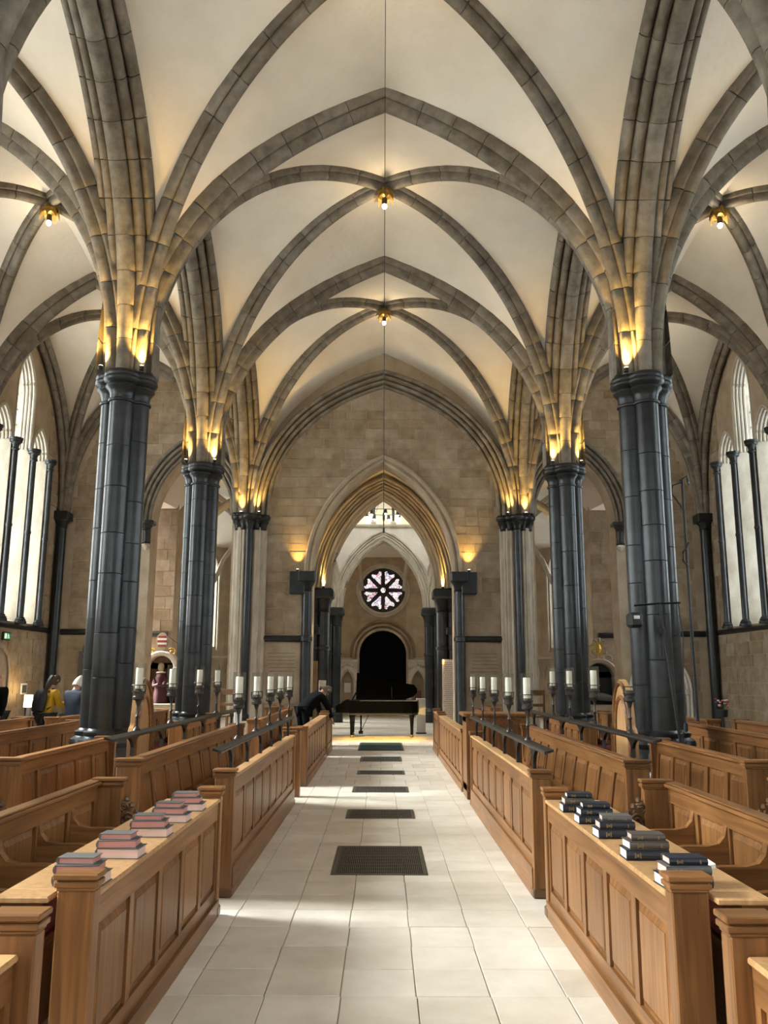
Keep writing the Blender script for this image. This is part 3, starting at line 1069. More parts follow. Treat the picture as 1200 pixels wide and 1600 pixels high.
# ------------------------------------------------------------------ the arch into the round nave: responds, dark piers
YC = 28.1
HEX = [(-1.84, 24.6), (1.84, 24.6), (3.95, YC), (1.84, 31.6), (-1.84, 31.6), (-3.95, YC)]
for sx in (-1, 1):
    side = 'left' if sx < 0 else 'right'
    t = thing('arch_respond', 'slender dark marble respond with square capital, %s jamb of the central arch' % side, 'respond', (sx * 1.84, YW - .10, 0), 'responds of the central arch')
    MB().lathe(0, 0, [(.19, 0), (.19, .3), (.16, .34), (.17, .38), (.125, .45), (.115, .48), (.115, 2.44), (.15, 2.46), (.15, 2.56), (.115, 2.58), (.115, 3.66)], 18).obj('shaft', 'purbeck', t, True)
    MB().lathe(0, 0, [(.115, 3.64), (.145, 3.66), (.12, 3.69), (.13, 3.76), (.175, 3.84), (.19, 3.86)], 16).obj('bell', 'purbeck_dark', t, True)
    b = MB().box(-.21, .21, -.21, .10, 3.86, 4.12, .03)
    b.box(sx * .05, sx * .42, -.14, .12, 3.58, 4.12, .02)
    b.obj('abacus', 'purbeck_dark', t)
    uplight(sx * 2.08, YW - .16, 4.12, 'glowing uplight on the %s jamb capital lighting the wall above' % side, 130.0, (0, .10), 'uplights of the central arch')
    # flood lamp clamped to the respond
    t = thing('flood_lamp', 'black flood lamp clamped to the %s jamb of the central arch' % side, 'flood lamp', (sx * 1.60, YW + .05, 2.72), 'black flood lamps on the jambs')
    MB().box(-.07, .07, -.06, .10, -.09, .09, .02).obj('housing', 'matt_black', t)
    MB().box(-.012 - sx * .0, .012, -.02, .02, .08, .16).obj('bracket', 'iron', t)
    MB().box(-.05, .05, .10, .106, -.07, .07).obj('lens', 'bulb', t)
    lamp('flood_beam', 'SPOT', (sx * 1.60, YW + .25, 2.70), 900.0, (1.0, .62, .16), t, .05, (-sx * .75, 1.0, -1), .85, .5)

def round_pier(i, x, y):
    nm = ['near left', 'near right', 'right', 'far right', 'far left', 'left'][i]
    t = thing('round_nave_column', 'dark clustered marble column of the round nave, %s of the ring' % nm, 'column', (x, y, 0), 'dark columns of the round nave')
    for k, (ox, oy) in enumerate(((-.14, -.14), (.14, -.14), (.14, .14), (-.14, .14))):
        r = .155
        MB().lathe(ox, oy, [(r, .5), (r, 2.36), (r + .03, 2.38), (r + .03, 2.46), (r, 2.48), (r, 3.45)], 18).obj('shaft', 'purbeck', t, True)
    c = MB(); b = MB()
    for (ox, oy) in ((-.14, -.14), (.14, -.14), (.14, .14), (-.14, .14)):
        c.lathe(ox, oy, [(.155, 3.42), (.185, 3.45), (.165, 3.48), (.175, 3.6), (.215, 3.76), (.235, 3.84)], 16)
        b.lathe(ox, oy, [(.27, 0), (.27, .3), (.24, .33), (.25, .38), (.19, .45), (.16, .52)], 16)
    c.box(-.42, .42, -.42, .42, 3.82, 4.10, .05)
    c.obj('capital', 'purbeck_dark', t, True)
    b.obj('base', 'purbeck', t, True)
for i, (x, y) in enumerate(HEX): round_pier(i, x, y)

drum = tag(empty('wall_round_nave'), 'round nave walls of pale stone with pointed arches', None, None, 'structure')
def build_round():
    for i in range(6):
        a, b = HEX[i], HEX[(i + 1) % 6]
        (dx, dy), L = dirn(a, b)
        nx, ny = dy, -dx            # outward
        fn = lambda u, z, d, a=a, dx=dx, dy=dy, nx=nx, ny=ny: (a[0] + dx * u + nx * (d - .28), a[1] + dy * u + ny * (d - .28), z)
        hw = L / 2 - .30
        AZ = 6.62 if i == 3 else 6.80
        ops = [(L / 2, hw, 4.1, 4.1, AZ, 1.0)]
        mat = 'pale'
        mb = MB()
        wall_panel(mb, fn, 0, L, 4.1, 7.10, ops, .56); mb.obj('arcade_wall', mat, drum)
        for side, face in ((0, fn), (1, lambda u, z, d, fn=fn: fn(u, z, .56 - d))):
            for k, (r0, r1, d0, pr) in enumerate(((.0, .19, -.02, .05), (.19, .36, .06, .12), (.36, .54, .14, .2))[:3 if side else 2]):
                mb = MB(); arch_moulding(mb, face, arch_path(L / 2, hw - .01, 4.1, AZ, 12), half_rolls(r0, r1, d0, 2, pr))
                mb.obj('arch_moulding', 'dress', drum, True)
        # soffit rolls
        for dd in (.14, .28, .42):
            mb = MB(); mb.tube([fn(u, z - .02, dd) for u, z in arch_path(L / 2, hw, 4.1, AZ, 12)], .055, 8)
            mb.obj('soffit_roll', 'dress', drum, True)
        # triforium: string course, little columns, wall passage behind
        mb = MB(); mb.tube([fn(0, 7.14, -.03), fn(L, 7.14, -.03)], .07, 8); mb.obj('string_course', 'dress', drum, True)
        MB().add([fn(0, 7.1, .55), fn(L, 7.1, .55), fn(L, 9.3, .55), fn(0, 9.3, .55)], [(0, 1, 2, 3)]).obj('passage_wall', 'pale', drum)
        MB().add([fn(0, 7.2, 0), fn(L, 7.2, 0), fn(L, 7.2, .55), fn(0, 7.2, .55)], [(0, 1, 2, 3)]).obj('passage_floor', 'pale', drum)
        nc = max(4, int(L / .72))
        for j in range(nc + 1):
            u = L * j / nc
            p = fn(u, 0, .10)
            tr = empty('triforium_column', (p[0], p[1], 7.2), drum)
            MB().lathe(0, 0, [(.07, .14), (.06, .16), (.06, 1.40), (.075, 1.42), (.11, 1.52)], 12).obj('shaft', 'purbeck', tr, True)
            MB().box(-.11, .11, -.11, .11, 0, .12, .03).obj('base', 'dress', tr)
        mb = MB(); wall_panel(mb, fn, 0, L, 8.72, 9.3, [], .56); mb.obj('upper_wall', 'pale', drum)
        cl = [(L / 2, .95, 9.7, 11.6, 12.7, .9)]
        mb = MB(); wall_panel(mb, fn, 0, L, 9.3, 13.2, cl, .56); mb.obj('clerestory_wall', 'pale', drum)
        w = tag(empty('window_%d' % (14 + i)), 'clerestory window of the round nave', None, None, 'structure')
        glaze(w, fn, L / 2, .85, 9.85, 11.6, 12.55, .46, False)
        d = bpy.data.lights.new('sky_portal', 'AREA'); d.shape = 'RECTANGLE'; d.size = 2.0; d.size_y = 3.2
        d.cycles.is_portal = True
        o = bpy.data.objects.new('sky_portal', d); COL.objects.link(o)
        o.location = fn(L / 2, 11.2, .7)
        o.rotation_euler = Vector((-nx, -ny, 0)).to_track_quat('-Z', 'Y').to_euler()
        # lamps in the passage of the far side
        if i == 3:
            for q in (.38, .62):
                p = fn(L * q, 7.24, .34)
                t = thing('passage_lamp', 'warm lamp lighting the gallery passage above the far arch, %s one' % ('left' if q > .5 else 'right'), 'lamp', p, 'lamps in the gallery')
                MB().lathe(0, 0, [(.04, 0), (.05, .0), (.05, .06), (.03, .08)], 10).obj('housing', 'iron', t, True)
                MB().lathe(0, 0, [(.01, .08), (.03, .085), (.03, .11), (.01, .13)], 10).obj('bulb', 'bulb', t, True)
                lamp('passage_light', 'POINT', (p[0], p[1], p[2] + .22), 13.0, (1.0, .80, .38), t, .06)
    hexo = [(x * 1.12, YC + (y - YC) * 1.12) for x, y in HEX]
    MB().prism(hexo[::-1] if False else hexo, lambda a, b, d: (a, b, d), 13.1, 13.3).obj('drum_roof', 'plaster', drum)
    # gold-lit lamps of the near arch and the far one
    for sx in (-1, 1):
        sd = 'left' if sx < 0 else 'right'
        uplight(sx * 1.70, 24.24, 4.1, 'glowing uplight on the near %s column of the round nave' % sd, 420.0, (-sx * .12, .10), 'uplights of the round nave')
        uplight(sx * 1.52, 24.62, 4.1, 'glowing uplight under the near arch, %s springing' % sd, 260.0, (sx * .1, 0), 'uplights of the round nave')
        uplight(sx * 1.70, 31.98, 4.1, 'glowing uplight behind the far %s column of the round nave' % sd, 700.0, (sx * .25, .75), 'uplights of the round nave')
    # ambulatory outer wall
    R = 9.0; n = 28
    pts = [(R * math.sin(2 * PI * (k + .5) / n), YC + R * math.cos(2 * PI * (k + .5) / n)) for k in range(n)]
    for k in range(n):
        b, a = pts[k], pts[(k + 1) % n]
        mx, my = (a[0] + b[0]) / 2, (a[1] + b[1]) / 2
        if my < 23.2: continue
        (dx, dy), L = dirn(a, b)
        nx, ny = (mx, my - YC); l = math.hypot(nx, ny); nx /= l; ny /= l
        fn = lambda u, z, d, a=a, dx=dx, dy=dy, nx=nx, ny=ny: (a[0] + dx * u + nx * d, a[1] + dy * u + ny * d, z)
        win = k in (3, 4, 6, 20, 22, 23)
        mb = MB()
        if k == n - 1:
            wall_panel(mb, fn, 0, L, 0, 8.2, [], .5)
        else:
            ops = [(L / 2, .52, 2.75, 5.95, 6.55, .75)] if win else []
            wall_panel(mb, fn, 0, L, 0, 8.2, ops, .6)
            if win:
                w = tag(empty('window_%d' % (30 + k)), 'round headed window of the circular outer wall', None, None, 'structure')
                glaze(w, fn, L / 2, .40, 2.95, 5.9, 6.4, .5, False)
                for q in (-.6, .6):
                    p = fn(L / 2 + q, 0, -.06)
                    MB().lathe(p[0], p[1], [(.045, 2.6), (.045, 5.95), (.08, 6.05)], 10).obj('shaft', 'dress', w, True)
                d = bpy.data.lights.new('sky_portal', 'AREA'); d.shape = 'RECTANGLE'; d.size = .9; d.size_y = 3.8
                d.cycles.is_portal = True
                o = bpy.data.objects.new('sky_portal', d); COL.objects.link(o)
                o.location = fn(L / 2, 4.7, .7)
                o.rotation_euler = Vector((-nx, -ny, 0)).to_track_quat('-Z', 'Y').to_euler()
        mb.obj('outer_wall', 'wall' if k != n - 1 else 'wall', drum)
        if k not in (n - 1,):
            # interlaced blind arcade below the windows
            mb = MB()
            for j in range(4):
                mb.tube([fn(L * (j + .5) / 4 + a_ * .34, 1.55 + b_, -.02) for a_, b_ in [(-.5, 0), (-.45, .22), (-.3, .42), (0, .62), (.3, .42), (.45, .22), (.5, 0)]], .028, 6)
            mb.tube([fn(0, 2.36, -.02), fn(L, 2.36, -.02)], .05, 6)
            mb.obj('blind_arcade', 'dress', drum, True)
    # ambulatory vault: sloping cells and ribs
    for k in range(n):
        a, b = pts[k], pts[(k + 1) % n]
        if min(a[1], b[1]) < 21.2: continue
        def inn(p):
            l = math.hypot(p[0], p[1] - YC); return (p[0] / l * 3.6, YC + (p[1] - YC) / l * 3.6)
        ia, ib = inn(a), inn(b)
        MB().add([(a[0], a[1], 6.75), (b[0], b[1], 6.75), ((b[0] + ib[0]) / 2, (b[1] + ib[1]) / 2, 7.9), ((a[0] + ia[0]) / 2, (a[1] + ia[1]) / 2, 7.9), (ib[0], ib[1], 7.05), (ia[0], ia[1], 7.05)],
                 [(0, 1, 2, 3), (3, 2, 4, 5)]).obj('ambulatory_web', 'plaster', drum)
    for i, (x, y) in enumerate(HEX):
        l = math.hypot(x, y - YC); ux, uy = x / l, (y - YC) / l
        base = math.atan2(uy, ux)
        for da in (-.38, 0, .38):
            ex, ey = 8.9 * math.cos(base + da), YC + 8.9 * math.sin(base + da)
            if ey < 22.3: continue
            pth = []
            for j in range(13):
                t = j / 12
                z = 4.3 + 3.25 * math.sin(PI * min(1, max(0, t * .94 + .03))) ** .5
                pth.append((x + (ex - x) * t, y + (ey - y) * t, z))
            MB().tube(pth, .10, 8).obj('ambulatory_rib', 'dress', drum, True)
    # passage vault between the end wall and the ring
    mb = MB()
    rings = []
    for yy in (YW + .6, 24.4):
        rings.append([(u, yy, z + .12) for u, z in arch_path(0, 2.15, 4.1, 7.35, 12)])
    mb.loft(rings, closed=False).obj('passage_vault', 'plaster', drum, True)
    # blocks of wall where the end wall meets the ring wall
    for sx in (-1, 1):
        blk = MB()
        P = [(sx * 9.0, 22.15), (sx * 5.42, 22.15), (sx * 5.42, 22.7), (sx * 6.35, 25.0), (sx * 8.3, 25.0), (sx * 9.0, 24.4)]
        if sx > 0: P = P[::-1]
        blk.prism(P, lambda a, b, d: (a, b, d), 0, 8.0).obj('ring_wall_block', 'wall', drum)
        stone_wall(drum, lambda u, z, d: (u, 22.15 + d, z), *sorted((sx * 6.6, sx * 5.43)), 2.75, 6.0, (.26, .40), (.35, .7), seed=40 + sx)
        MB().tube([(sx * 6.6, 22.12, 2.68), (sx * 5.55, 22.12, 2.68)], .07, 10).obj('string_course', 'purbeck_dark', drum, True)
        # sloping plaster over that corner
        MB().add([(sx * 6.4, 21.3, 6.4), (sx * 5.42, 22.2, 5.95), (sx * 4.2, 22.6, 7.6), (sx * 4.6, 21.3, 7.3), (sx * 6.4, 22.2, 5.95)], [(0, 4, 1), (0, 1, 2, 3)]).obj('corner_web', 'plaster', drum)
        MB().add([(sx * 3.4, 21.3, 7.55), (sx * 6.6, 21.3, 7.55), (sx * 6.6, 24.8, 7.75), (sx * 1.8, 24.8, 7.75), (sx * 1.8, 21.3, 7.55)], [(0, 1, 2, 3, 4)]).obj('corner_web', 'plaster', drum)
    MB().add([(-9.6, 21.3, 8.0), (9.6, 21.3, 8.0), (9.6, 25.5, 8.0), (-9.6, 25.5, 8.0)], [(0, 1, 2, 3)]).obj('lean_to_roof', 'plaster', drum)
build_round()
for sx in (-1, 1):
    side = 'left' if sx < 0 else 'right'
    t = thing('ambulatory_respond', 'dark marble respond seen through the %s side arch' % side, 'respond', (sx * 5.90, 24.95, 0), 'responds of the ambulatory')
    MB().lathe(0, 0, [(.22, 0), (.22, .3), (.15, .5), (.13, .55), (.13, 2.4), (.16, 2.42), (.16, 2.5), (.13, 2.52), (.13, 3.7)], 16).obj('shaft', 'purbeck', t, True)
    c = MB().lathe(0, 0, [(.13, 3.66), (.16, 3.7), (.14, 3.74), (.2, 3.9), (.22, 3.94)], 16)
    c.box(-.24, .24, -.24, .24, 3.92, 4.14, .03)
    c.obj('capital', 'purbeck_dark', t, True)
    pth = bez([(0, 0), (0, 1.6), (1.0, 2.6), (1.75, 2.75)], 14)
    for off in (-.14, 0, .14):
        MB().tube([(-sx * a, off, 4.14 + b) for a, b in pth], .085, 8).obj('arch_roll', 'dress', t, True)
    uplight(sx * 5.74, 24.80, 4.142, 'glowing uplight on the %s ambulatory respond capital' % side, 150.0, (-sx * .16, .1), 'uplights of the round nave')

# ------------------------------------------------------------------ west door and rose window of the round nave
YR = YC + 9.0 * math.cos(PI / 28)
def build_rose():
    fr = lambda u, z, d: (u, YR - .06 + d, z)
    zc, R = 5.30, 0.96
    t = tag(empty('window_60', (0, YR, zc)), 'rose window with eight petals of pale stained glass above the far door', None, None, 'structure')
    def ring(r0, r1, d0, d1, name, mat, parent=t, n=40):
        o = [(r1 * math.cos(2 * PI * j / n), r1 * math.sin(2 * PI * j / n)) for j in range(n)]
        i_ = [(r0 * math.cos(2 * PI * j / n), r0 * math.sin(2 * PI * j / n)) for j in range(n)]
        mb = MB()
        rings = [[fr(a, zc + b, d) for a, b in q] for q, d in ((i_, d1), (i_, d0), (o, d0), (o, d1))]
        mb.loft(rings, True)
        mb.obj(name, mat, parent, True, rel=True)
    ring(R, R + .10, -.05, .03, 'stone_ring', 'dress')
    ring(R + .12, R + .2, -.03, .03, 'stone_ring', 'dress')
    disc = MB().prism([(R * math.cos(2 * PI * j / 40), R * math.sin(2 * PI * j / 40)) for j in range(40)], lambda a, b, d: fr(a, zc + b, d), .03, .05)
    disc.obj('tracery_plate', 'rose_stone', t, rel=True)
    for j in range(8):
        a0 = 2 * PI * (j + .5) / 8
        out = []
        for (r, w) in ((.27, 0), (.33, .045), (.45, .085), (.58, .14), (.66, .195), (.73, .225), (.80, .205), (.82, .15), (.765, .105), (.74, .05), (.71, 0)):
            out.append((r, w))
        poly = out + [(r, -w) for r, w in out[-2:0:-1]]
        c, s_ = math.cos(a0), math.sin(a0)
        P2 = [(c * r - s_ * w, s_ * r + c * w) for r, w in poly]
        MB().prism(P2, lambda a, b, d: fr(a, zc + b, d), .0, .03).obj('glass_petal', 'stained', t, rel=True)
        MB().tube([fr(math.cos(2 * PI * j / 8) * r, zc + math.sin(2 * PI * j / 8) * r, 0) for r in (.2, .55, .95)], [.02, .018, .05], 6).obj('spoke', 'rose_stone', t, True, rel=True)
    MB().prism([(.11 * math.cos(2 * PI * j / 16), .11 * math.sin(2 * PI * j / 16)) for j in range(16)], lambda a, b, d: fr(a, zc + b, d), .0, .03).obj('glass_centre', 'stained', t, rel=True)
    ring(.12, .17, -.02, .03, 'hub_ring', 'rose_stone', n=24)
M['rose_stone'] = plain('rose_tracery', (0.035, 0.028, 0.024), 0.8)
def stained_mat():
    m, nt, b = new_mat('stained_glass')
    geo = nd(nt, 'ShaderNodeNewGeometry')
    v = nd(nt, 'ShaderNodeTexVoronoi'); v.inputs['Scale'].default_value = 9.0
    nt.links.new(geo.outputs['Position'], v.inputs['Vector'])
    e = nd(nt, 'ShaderNodeTexVoronoi', feature='DISTANCE_TO_EDGE'); e.inputs['Scale'].default_value = 9.0
    nt.links.new(geo.outputs['Position'], e.inputs['Vector'])
    rp = nd(nt, 'ShaderNodeValToRGB')
    cols = [(0, (.95, .93, .97)), (.3, (.80, .62, .74)), (.5, (.96, .94, .98)), (.65, (.62, .30, .36)), (.75, (.93, .92, .98)), (.9, (.55, .5, .72))]
    rp.color_ramp.interpolation = 'CONSTANT'
    rp.color_ramp.elements[0].color = (*cols[0][1], 1)
    rp.color_ramp.elements[1].position = cols[1][0]; rp.color_ramp.elements[1].color = (*cols[1][1], 1)
    for p, c in cols[2:]:
        q = rp.color_ramp.elements.new(p); q.color = (*c, 1)
    sp = nd(nt, 'ShaderNodeSeparateColor')
    nt.links.new(v.outputs['Color'], sp.inputs['Color'])
    nt.links.new(sp.outputs[0], rp.inputs['Fac'])
    gt = nd(nt, 'ShaderNodeMath', operation='GREATER_THAN'); gt.inputs[1].default_value = .06
    nt.links.new(e.outputs['Distance'], gt.inputs[0])
    mx = nd(nt, 'ShaderNodeMixRGB'); mx.inputs['Color1'].default_value = (.03, .02, .03, 1)
    nt.links.new(gt.outputs[0], mx.inputs['Fac']); nt.links.new(rp.outputs['Color'], mx.inputs['Color2'])
    nt.links.new(mx.outputs['Color'], b.inputs['Base Color'])
    nt.links.new(mx.outputs['Color'], b.inputs['Emission Color'])
    b.inputs['Emission Strength'].default_value = 1.1  # daylight through the rose is painted as emission; the wall behind is solid
    return m
M['stained'] = stained_mat()
build_rose()
def build_west_door():
    fr = lambda u, z, d: (u, YR - .04 + d, z)
    t = tag(empty('door_1', (0, YR, 0)), 'dark round-arched doorway at the far end of the round nave', None, None, 'structure')
    def semi(hw, zs, n=14): return [(-hw, 0)] + [(-hw * math.cos(PI * j / n), zs + hw * math.sin(PI * j / n)) for j in range(n + 1)] + [(hw, 0)]
    MB().prism([(a, b) for a, b in semi(1.0, 2.55)], fr, .0, .04).obj('doorway_shade_sheet', 'void', t, rel=True)  # flat black sheet paints the dark void of the doorway
    for k, (hw, w, p) in enumerate(((1.0, .14, .10), (1.18, .13, .16), (1.36, .08, .08))):
        mb = MB(); arch_moulding(mb, fr, semi(hw, 2.55), [(0, -.03), (0, p * .6), (w * .3, p), (w * .7, p), (w, p * .5), (w, -.03)])
        mb.obj('arch_order', 'wall', t, True, rel=True)
build_west_door()
for sx in (-1, 1):
    side = 'left' if sx < 0 else 'right'
    cx, cy = sx * 1.48, 36.3
    t = thing('gothic_niche', 'carved stone niche with pointed arch beside the far doorway, %s side' % side, 'niche', (cx, cy, 0), 'carved niches by the far door')
    fr = lambda u, z, d: (u, d, z)
    mb = MB(); wall_panel(mb, fr, -.40, .40, 0, 2.25, [(0, .25, .3, 1.35, 1.85, 1.0)], .35); mb.obj('body', 'dress', t)
    MB().box(-.26, .26, .28, .33, .3, 1.9).obj('niche_back', 'wall', t)
    for q in (-.32, .32):
        MB().lathe(q, -.05, [(.06, 0), (.06, .3), (.035, .35), (.035, 1.3), (.06, 1.4), (.06, 1.45)], 10).obj('colonnette', 'dress', t, True)
    mb = MB(); arch_moulding(mb, fr, arch_path(0, .25, 1.35, 1.85, 8), [(0, -.02), (0, .03), (.04, .06), (.08, .03), (.08, -.02)]); mb.obj('arch_moulding', 'dress', t, True)
    MB().box(-.44, .44, -.08, .3, 2.2, 2.32, .03).obj('cornice', 'dress', t)
    rg = random.Random(8)
    for j in range(7):
        q = -.33 + j * .11
        MB().lathe(q, -.03, [(.005, 1.93 + abs(q) * -.4 + .1), (.04, 1.96 + .1 - abs(q) * .4), (.045, 2.0 + .1 - abs(q) * .4), (.005, 2.05 + .1 - abs(q) * .4)], 8).obj('leaf_boss', 'dress', t, True)
    MB().box(-.14, .14, .24, .28, .95 if sx < 0 else .6, 1.35 if sx < 0 else 1.05, .01).obj('tablet', 'pale' if sx < 0 else 'red_tablet', t)
# ------------------------------------------------------------------ oak choir stalls
def panelling(parent, fn, y0, y1, z0, z1, n, top=.10, bot=.09, stile=.07, th=.03, mat='oak', rel=True):
    """frame-and-panel oak face; every member its own part. fn(a,b,d), d outwards"""
    P = lambda poly, d0, d1, name, m: MB().prism(poly, fn, d0, d1).obj(name, m, parent, rel=rel)
    R = lambda a, b, c, d: [(a, c), (b, c), (b, d), (a, d)]
    P(R(y0, y1, z1 - top, z1), -th, 0, 'top_rail', 'oak_rail')
    P(R(y0, y1, z0, z0 + bot), -th, 0, 'bottom_rail', 'oak_rail')
    w = (y1 - y0 - stile) / n
    for i in range(n + 1):
        a = y0 + i * w
        P(R(a, a + stile, z0 + bot + .001, z1 - top - .001), -th, -.001, 'stile', 'oak')
    a, b = z0 + bot, z1 - top
    for i in range(n):
        p, q = y0 + i * w + stile, y0 + (i + 1) * w
        e = min(.045, (q - p) * .18)
        rings = []
        for ins, d in ((0, -.018), (.012, -.020), (.016, -.008) if False else (.014, -.020), (e, -.006), (e + .001, -.003)):
            rings.append([fn(p + ins, a + ins, d), fn(q - ins, a + ins, d), fn(q - ins, b - ins, d), fn(p + ins, b - ins, d)])
        mb = MB().loft(rings, True)
        k = len(mb.v)
        mb.f.append((k - 4, k - 3, k - 2, k - 1))
        mb.obj('panel', mat, parent, rel=rel)

def end_post(parent, xa, xb, ya, yb, zt, mat='oak', z0=0.0):
    """upright end board with a stepped moulded cap"""
    p = MB().box(xa, xb, ya, yb, z0, zt - .065, .006).obj('end_post', mat, parent, rel=True)
    c = MB()
    for e, a, b in ((.004, .065, .052), (.012, .052, .030), (.004, .030, .022), (.016, .022, 0)):
        c.box(xa - e, xb + e, ya - e, yb + e, zt - a, zt - b, .004)
    c.obj('post_cap', 'oak_cross', parent, rel=True)

def desk(s, y0, y1, n, label, zt=.80, zp=.868, xf=1.165, ledge=.37, plinth=.10, set_back=0.0):
    t = thing('choir_desk', label, 'choir desk', (s * xf, (y0 + y1) / 2, 0), 'oak desk fronts along the central aisle')
    xq = xf + set_back
    fn = lambda a, b, d: (s * (xq - d), a, b)
    panelling(t, fn, y0 + .06, y1 - .06, plinth, zt - .02, n, top=.12)
    MB().prism([(y0 + .05, 0), (y1 - .05, 0), (y1 - .05, plinth + .01), (y0 + .05, plinth + .01)], fn, -.05, .022).obj('plinth', 'oak_rail', t, rel=True)
    MB().prism([(y0 + .03, plinth), (y1 - .03, plinth), (y1 - .03, zt - .02), (y0 + .03, zt - .02)], fn, -.05, -.031).obj('back_board', 'oak', t, rel=True)
    xa, xb = sorted((s * (xq - .016), s * (xq + ledge)))
    lg = MB().box(xa, xb, y0 + .088, y1 - .088, zt - .024, zt, .006)
    if ledge > .2:
        xa, xb = sorted((s * (xf + .152), s * (xq + ledge)))
        lg.box(xa, xb, y0 - .04, y0 + .087, zt - .024, zt, .006)
    lg.obj('book_ledge', 'oak_pale', t, rel=True)
    for yy in (y0, y1 - .085):
        a, b = sorted((s * (xf - .014), s * (xf + .135)))
        end_post(t, a, b, yy, yy + .085, zp)
        MB().box(a - .012, b + .012, yy - .012, yy + .097, 0, .07, .01).obj('post_foot', 'oak_dark', t, rel=True)
    return t

def scroll_points(turns=1.6, r0=.015, r1=.085, n=30):
    return [((r0 + (r1 - r0) * i / n) * math.cos(turns * 2 * PI * i / n), (r0 + (r1 - r0) * i / n) * math.sin(turns * 2 * PI * i / n)) for i in range(n + 1)]

def carved_scroll(parent, s, x, y, z):
    """openwork leaf scroll at the end of a bench"""
    mb = MB()
    out = [(.13, .0), (-.14, 0), (-.15, .03), (-.10, .05), (-.085, .10), (-.04, .14), (.0, .15), (.015, .19), (.05, .20), (.06, .25), (.09, .28), (.13, .29)]
    mb.prism(out[::-1], lambda p, q, d: (x + s * p, y + d, z + q), -.018, .018)
    for (cx, cz, k) in ((-.02, .075, .72), (.065, .16, .62), (.10, .245, .36)):
        for fy in (-.02, .02):
            mb.tube([(x + s * (cx - a * k), y + fy, z + cz + b * k) for a, b in scroll_points(1.7, .012, .085, 26)], .012, 6)
    for k in range(7):
        q = k / 6
        mb.lathe(x + s * (-.13 + .22 * q), y, [(.004, z + .03 + .24 * q), (.022, z + .045 + .24 * q), (.018, z + .065 + .24 * q), (.004, z + .075 + .24 * q)], 7)
    mb.obj('carved_scroll', 'oak_dark', parent, True, rel=True)

def bench(s, xb, y0, y1, n, label, zt=.95, arms=0, scroll=False, cushion=True, lean=0.0, posts=True, seat=True, group='oak choir benches', pw=.17, pf=.03):
    t = thing('choir_bench', label, 'bench', (s * xb, (y0 + y1) / 2, 0), group)
    zs = .50
    fn = lambda a, b, d: (s * (xb + lean * max(0, b - zs) - d), a, b)
    panelling(t, fn, y0 + .05, y1 - .05, zs - .02, zt - .035, n, top=.10, bot=.05)
    MB().prism([(y0 + .03, 0), (y1 - .03, 0), (y1 - .03, zt - .035), (y0 + .03, zt - .035)], fn, -.055, -.031).obj('back_board', 'oak', t, rel=True)
    xc = xb + lean * (zt - zs)
    a, b = sorted((s * (xc - .030), s * (xc + .085)))
    cp = MB().box(a, b, y0 + .02, y1 - .02, zt - .035, zt - .012, .005)
    a2, b2 = sorted((s * (xc - .015), s * (xc + .07)))
    cp.box(a2, b2, y0 + .02, y1 - .02, zt - .014, zt, .006)
    cp.obj('cap_rail', 'oak_rail', t, rel=True)
    if seat:
        a, b = sorted((s * (xb - .42), s * (xb - .03)))
        MB().box(a, b, y0 + .05, y1 - .05, .40, .435, .006).obj('seat', 'oak_rail', t, rel=True)
        a, b = sorted((s * (xb - .38), s * (xb - .36)))
        MB().box(a, b, y0 + .05, y1 - .05, .02, .40).obj('seat_front', 'oak', t, rel=True)
        if cushion:
            a, b = sorted((s * (xb - .41), s * (xb - .05)))
            MB().box(a, b, y0 + .10, y1 - .10, .436, .475, .015).obj('seat_cushion', 'red', t, rel=True)
    if posts:
        for yy in (y0, y1 - .06):
            a, b = sorted((s * (xb - pf), s * (xb + pw)))
            end_post(t, a, b, yy, yy + .06, zt + .012)
    for i in range(arms):
        yy = y0 + (y1 - y0) * (i + 1) / (arms + 1) if arms > 1 else (y0 + y1) / 2
        prof = [(0, .80), (-.015, .74), (-.05, .70), (-.12, .685), (-.24, .685), (-.33, .675), (-.37, .65), (-.37, .62), (-.33, .60), (-.27, .61), (-.25, .585), (-.26, .5), (-.22, .45), (-.12, .44), (0, .44)]
        MB().prism(prof, lambda p, q, d: (s * (xb + p), yy + d, q), -.026, .026).obj('armrest', 'oak_cross', t, rel=True)
    if scroll:
        carved_scroll(t, s, s * (xb - .29), y1 - .03, .50)
        a, b = sorted((s * (xb - .42), s * (xb)))
        MB().box(a, b, y1 - .06, y1, .0, .48, .006).obj('bench_end', 'oak', t, rel=True)
    return t

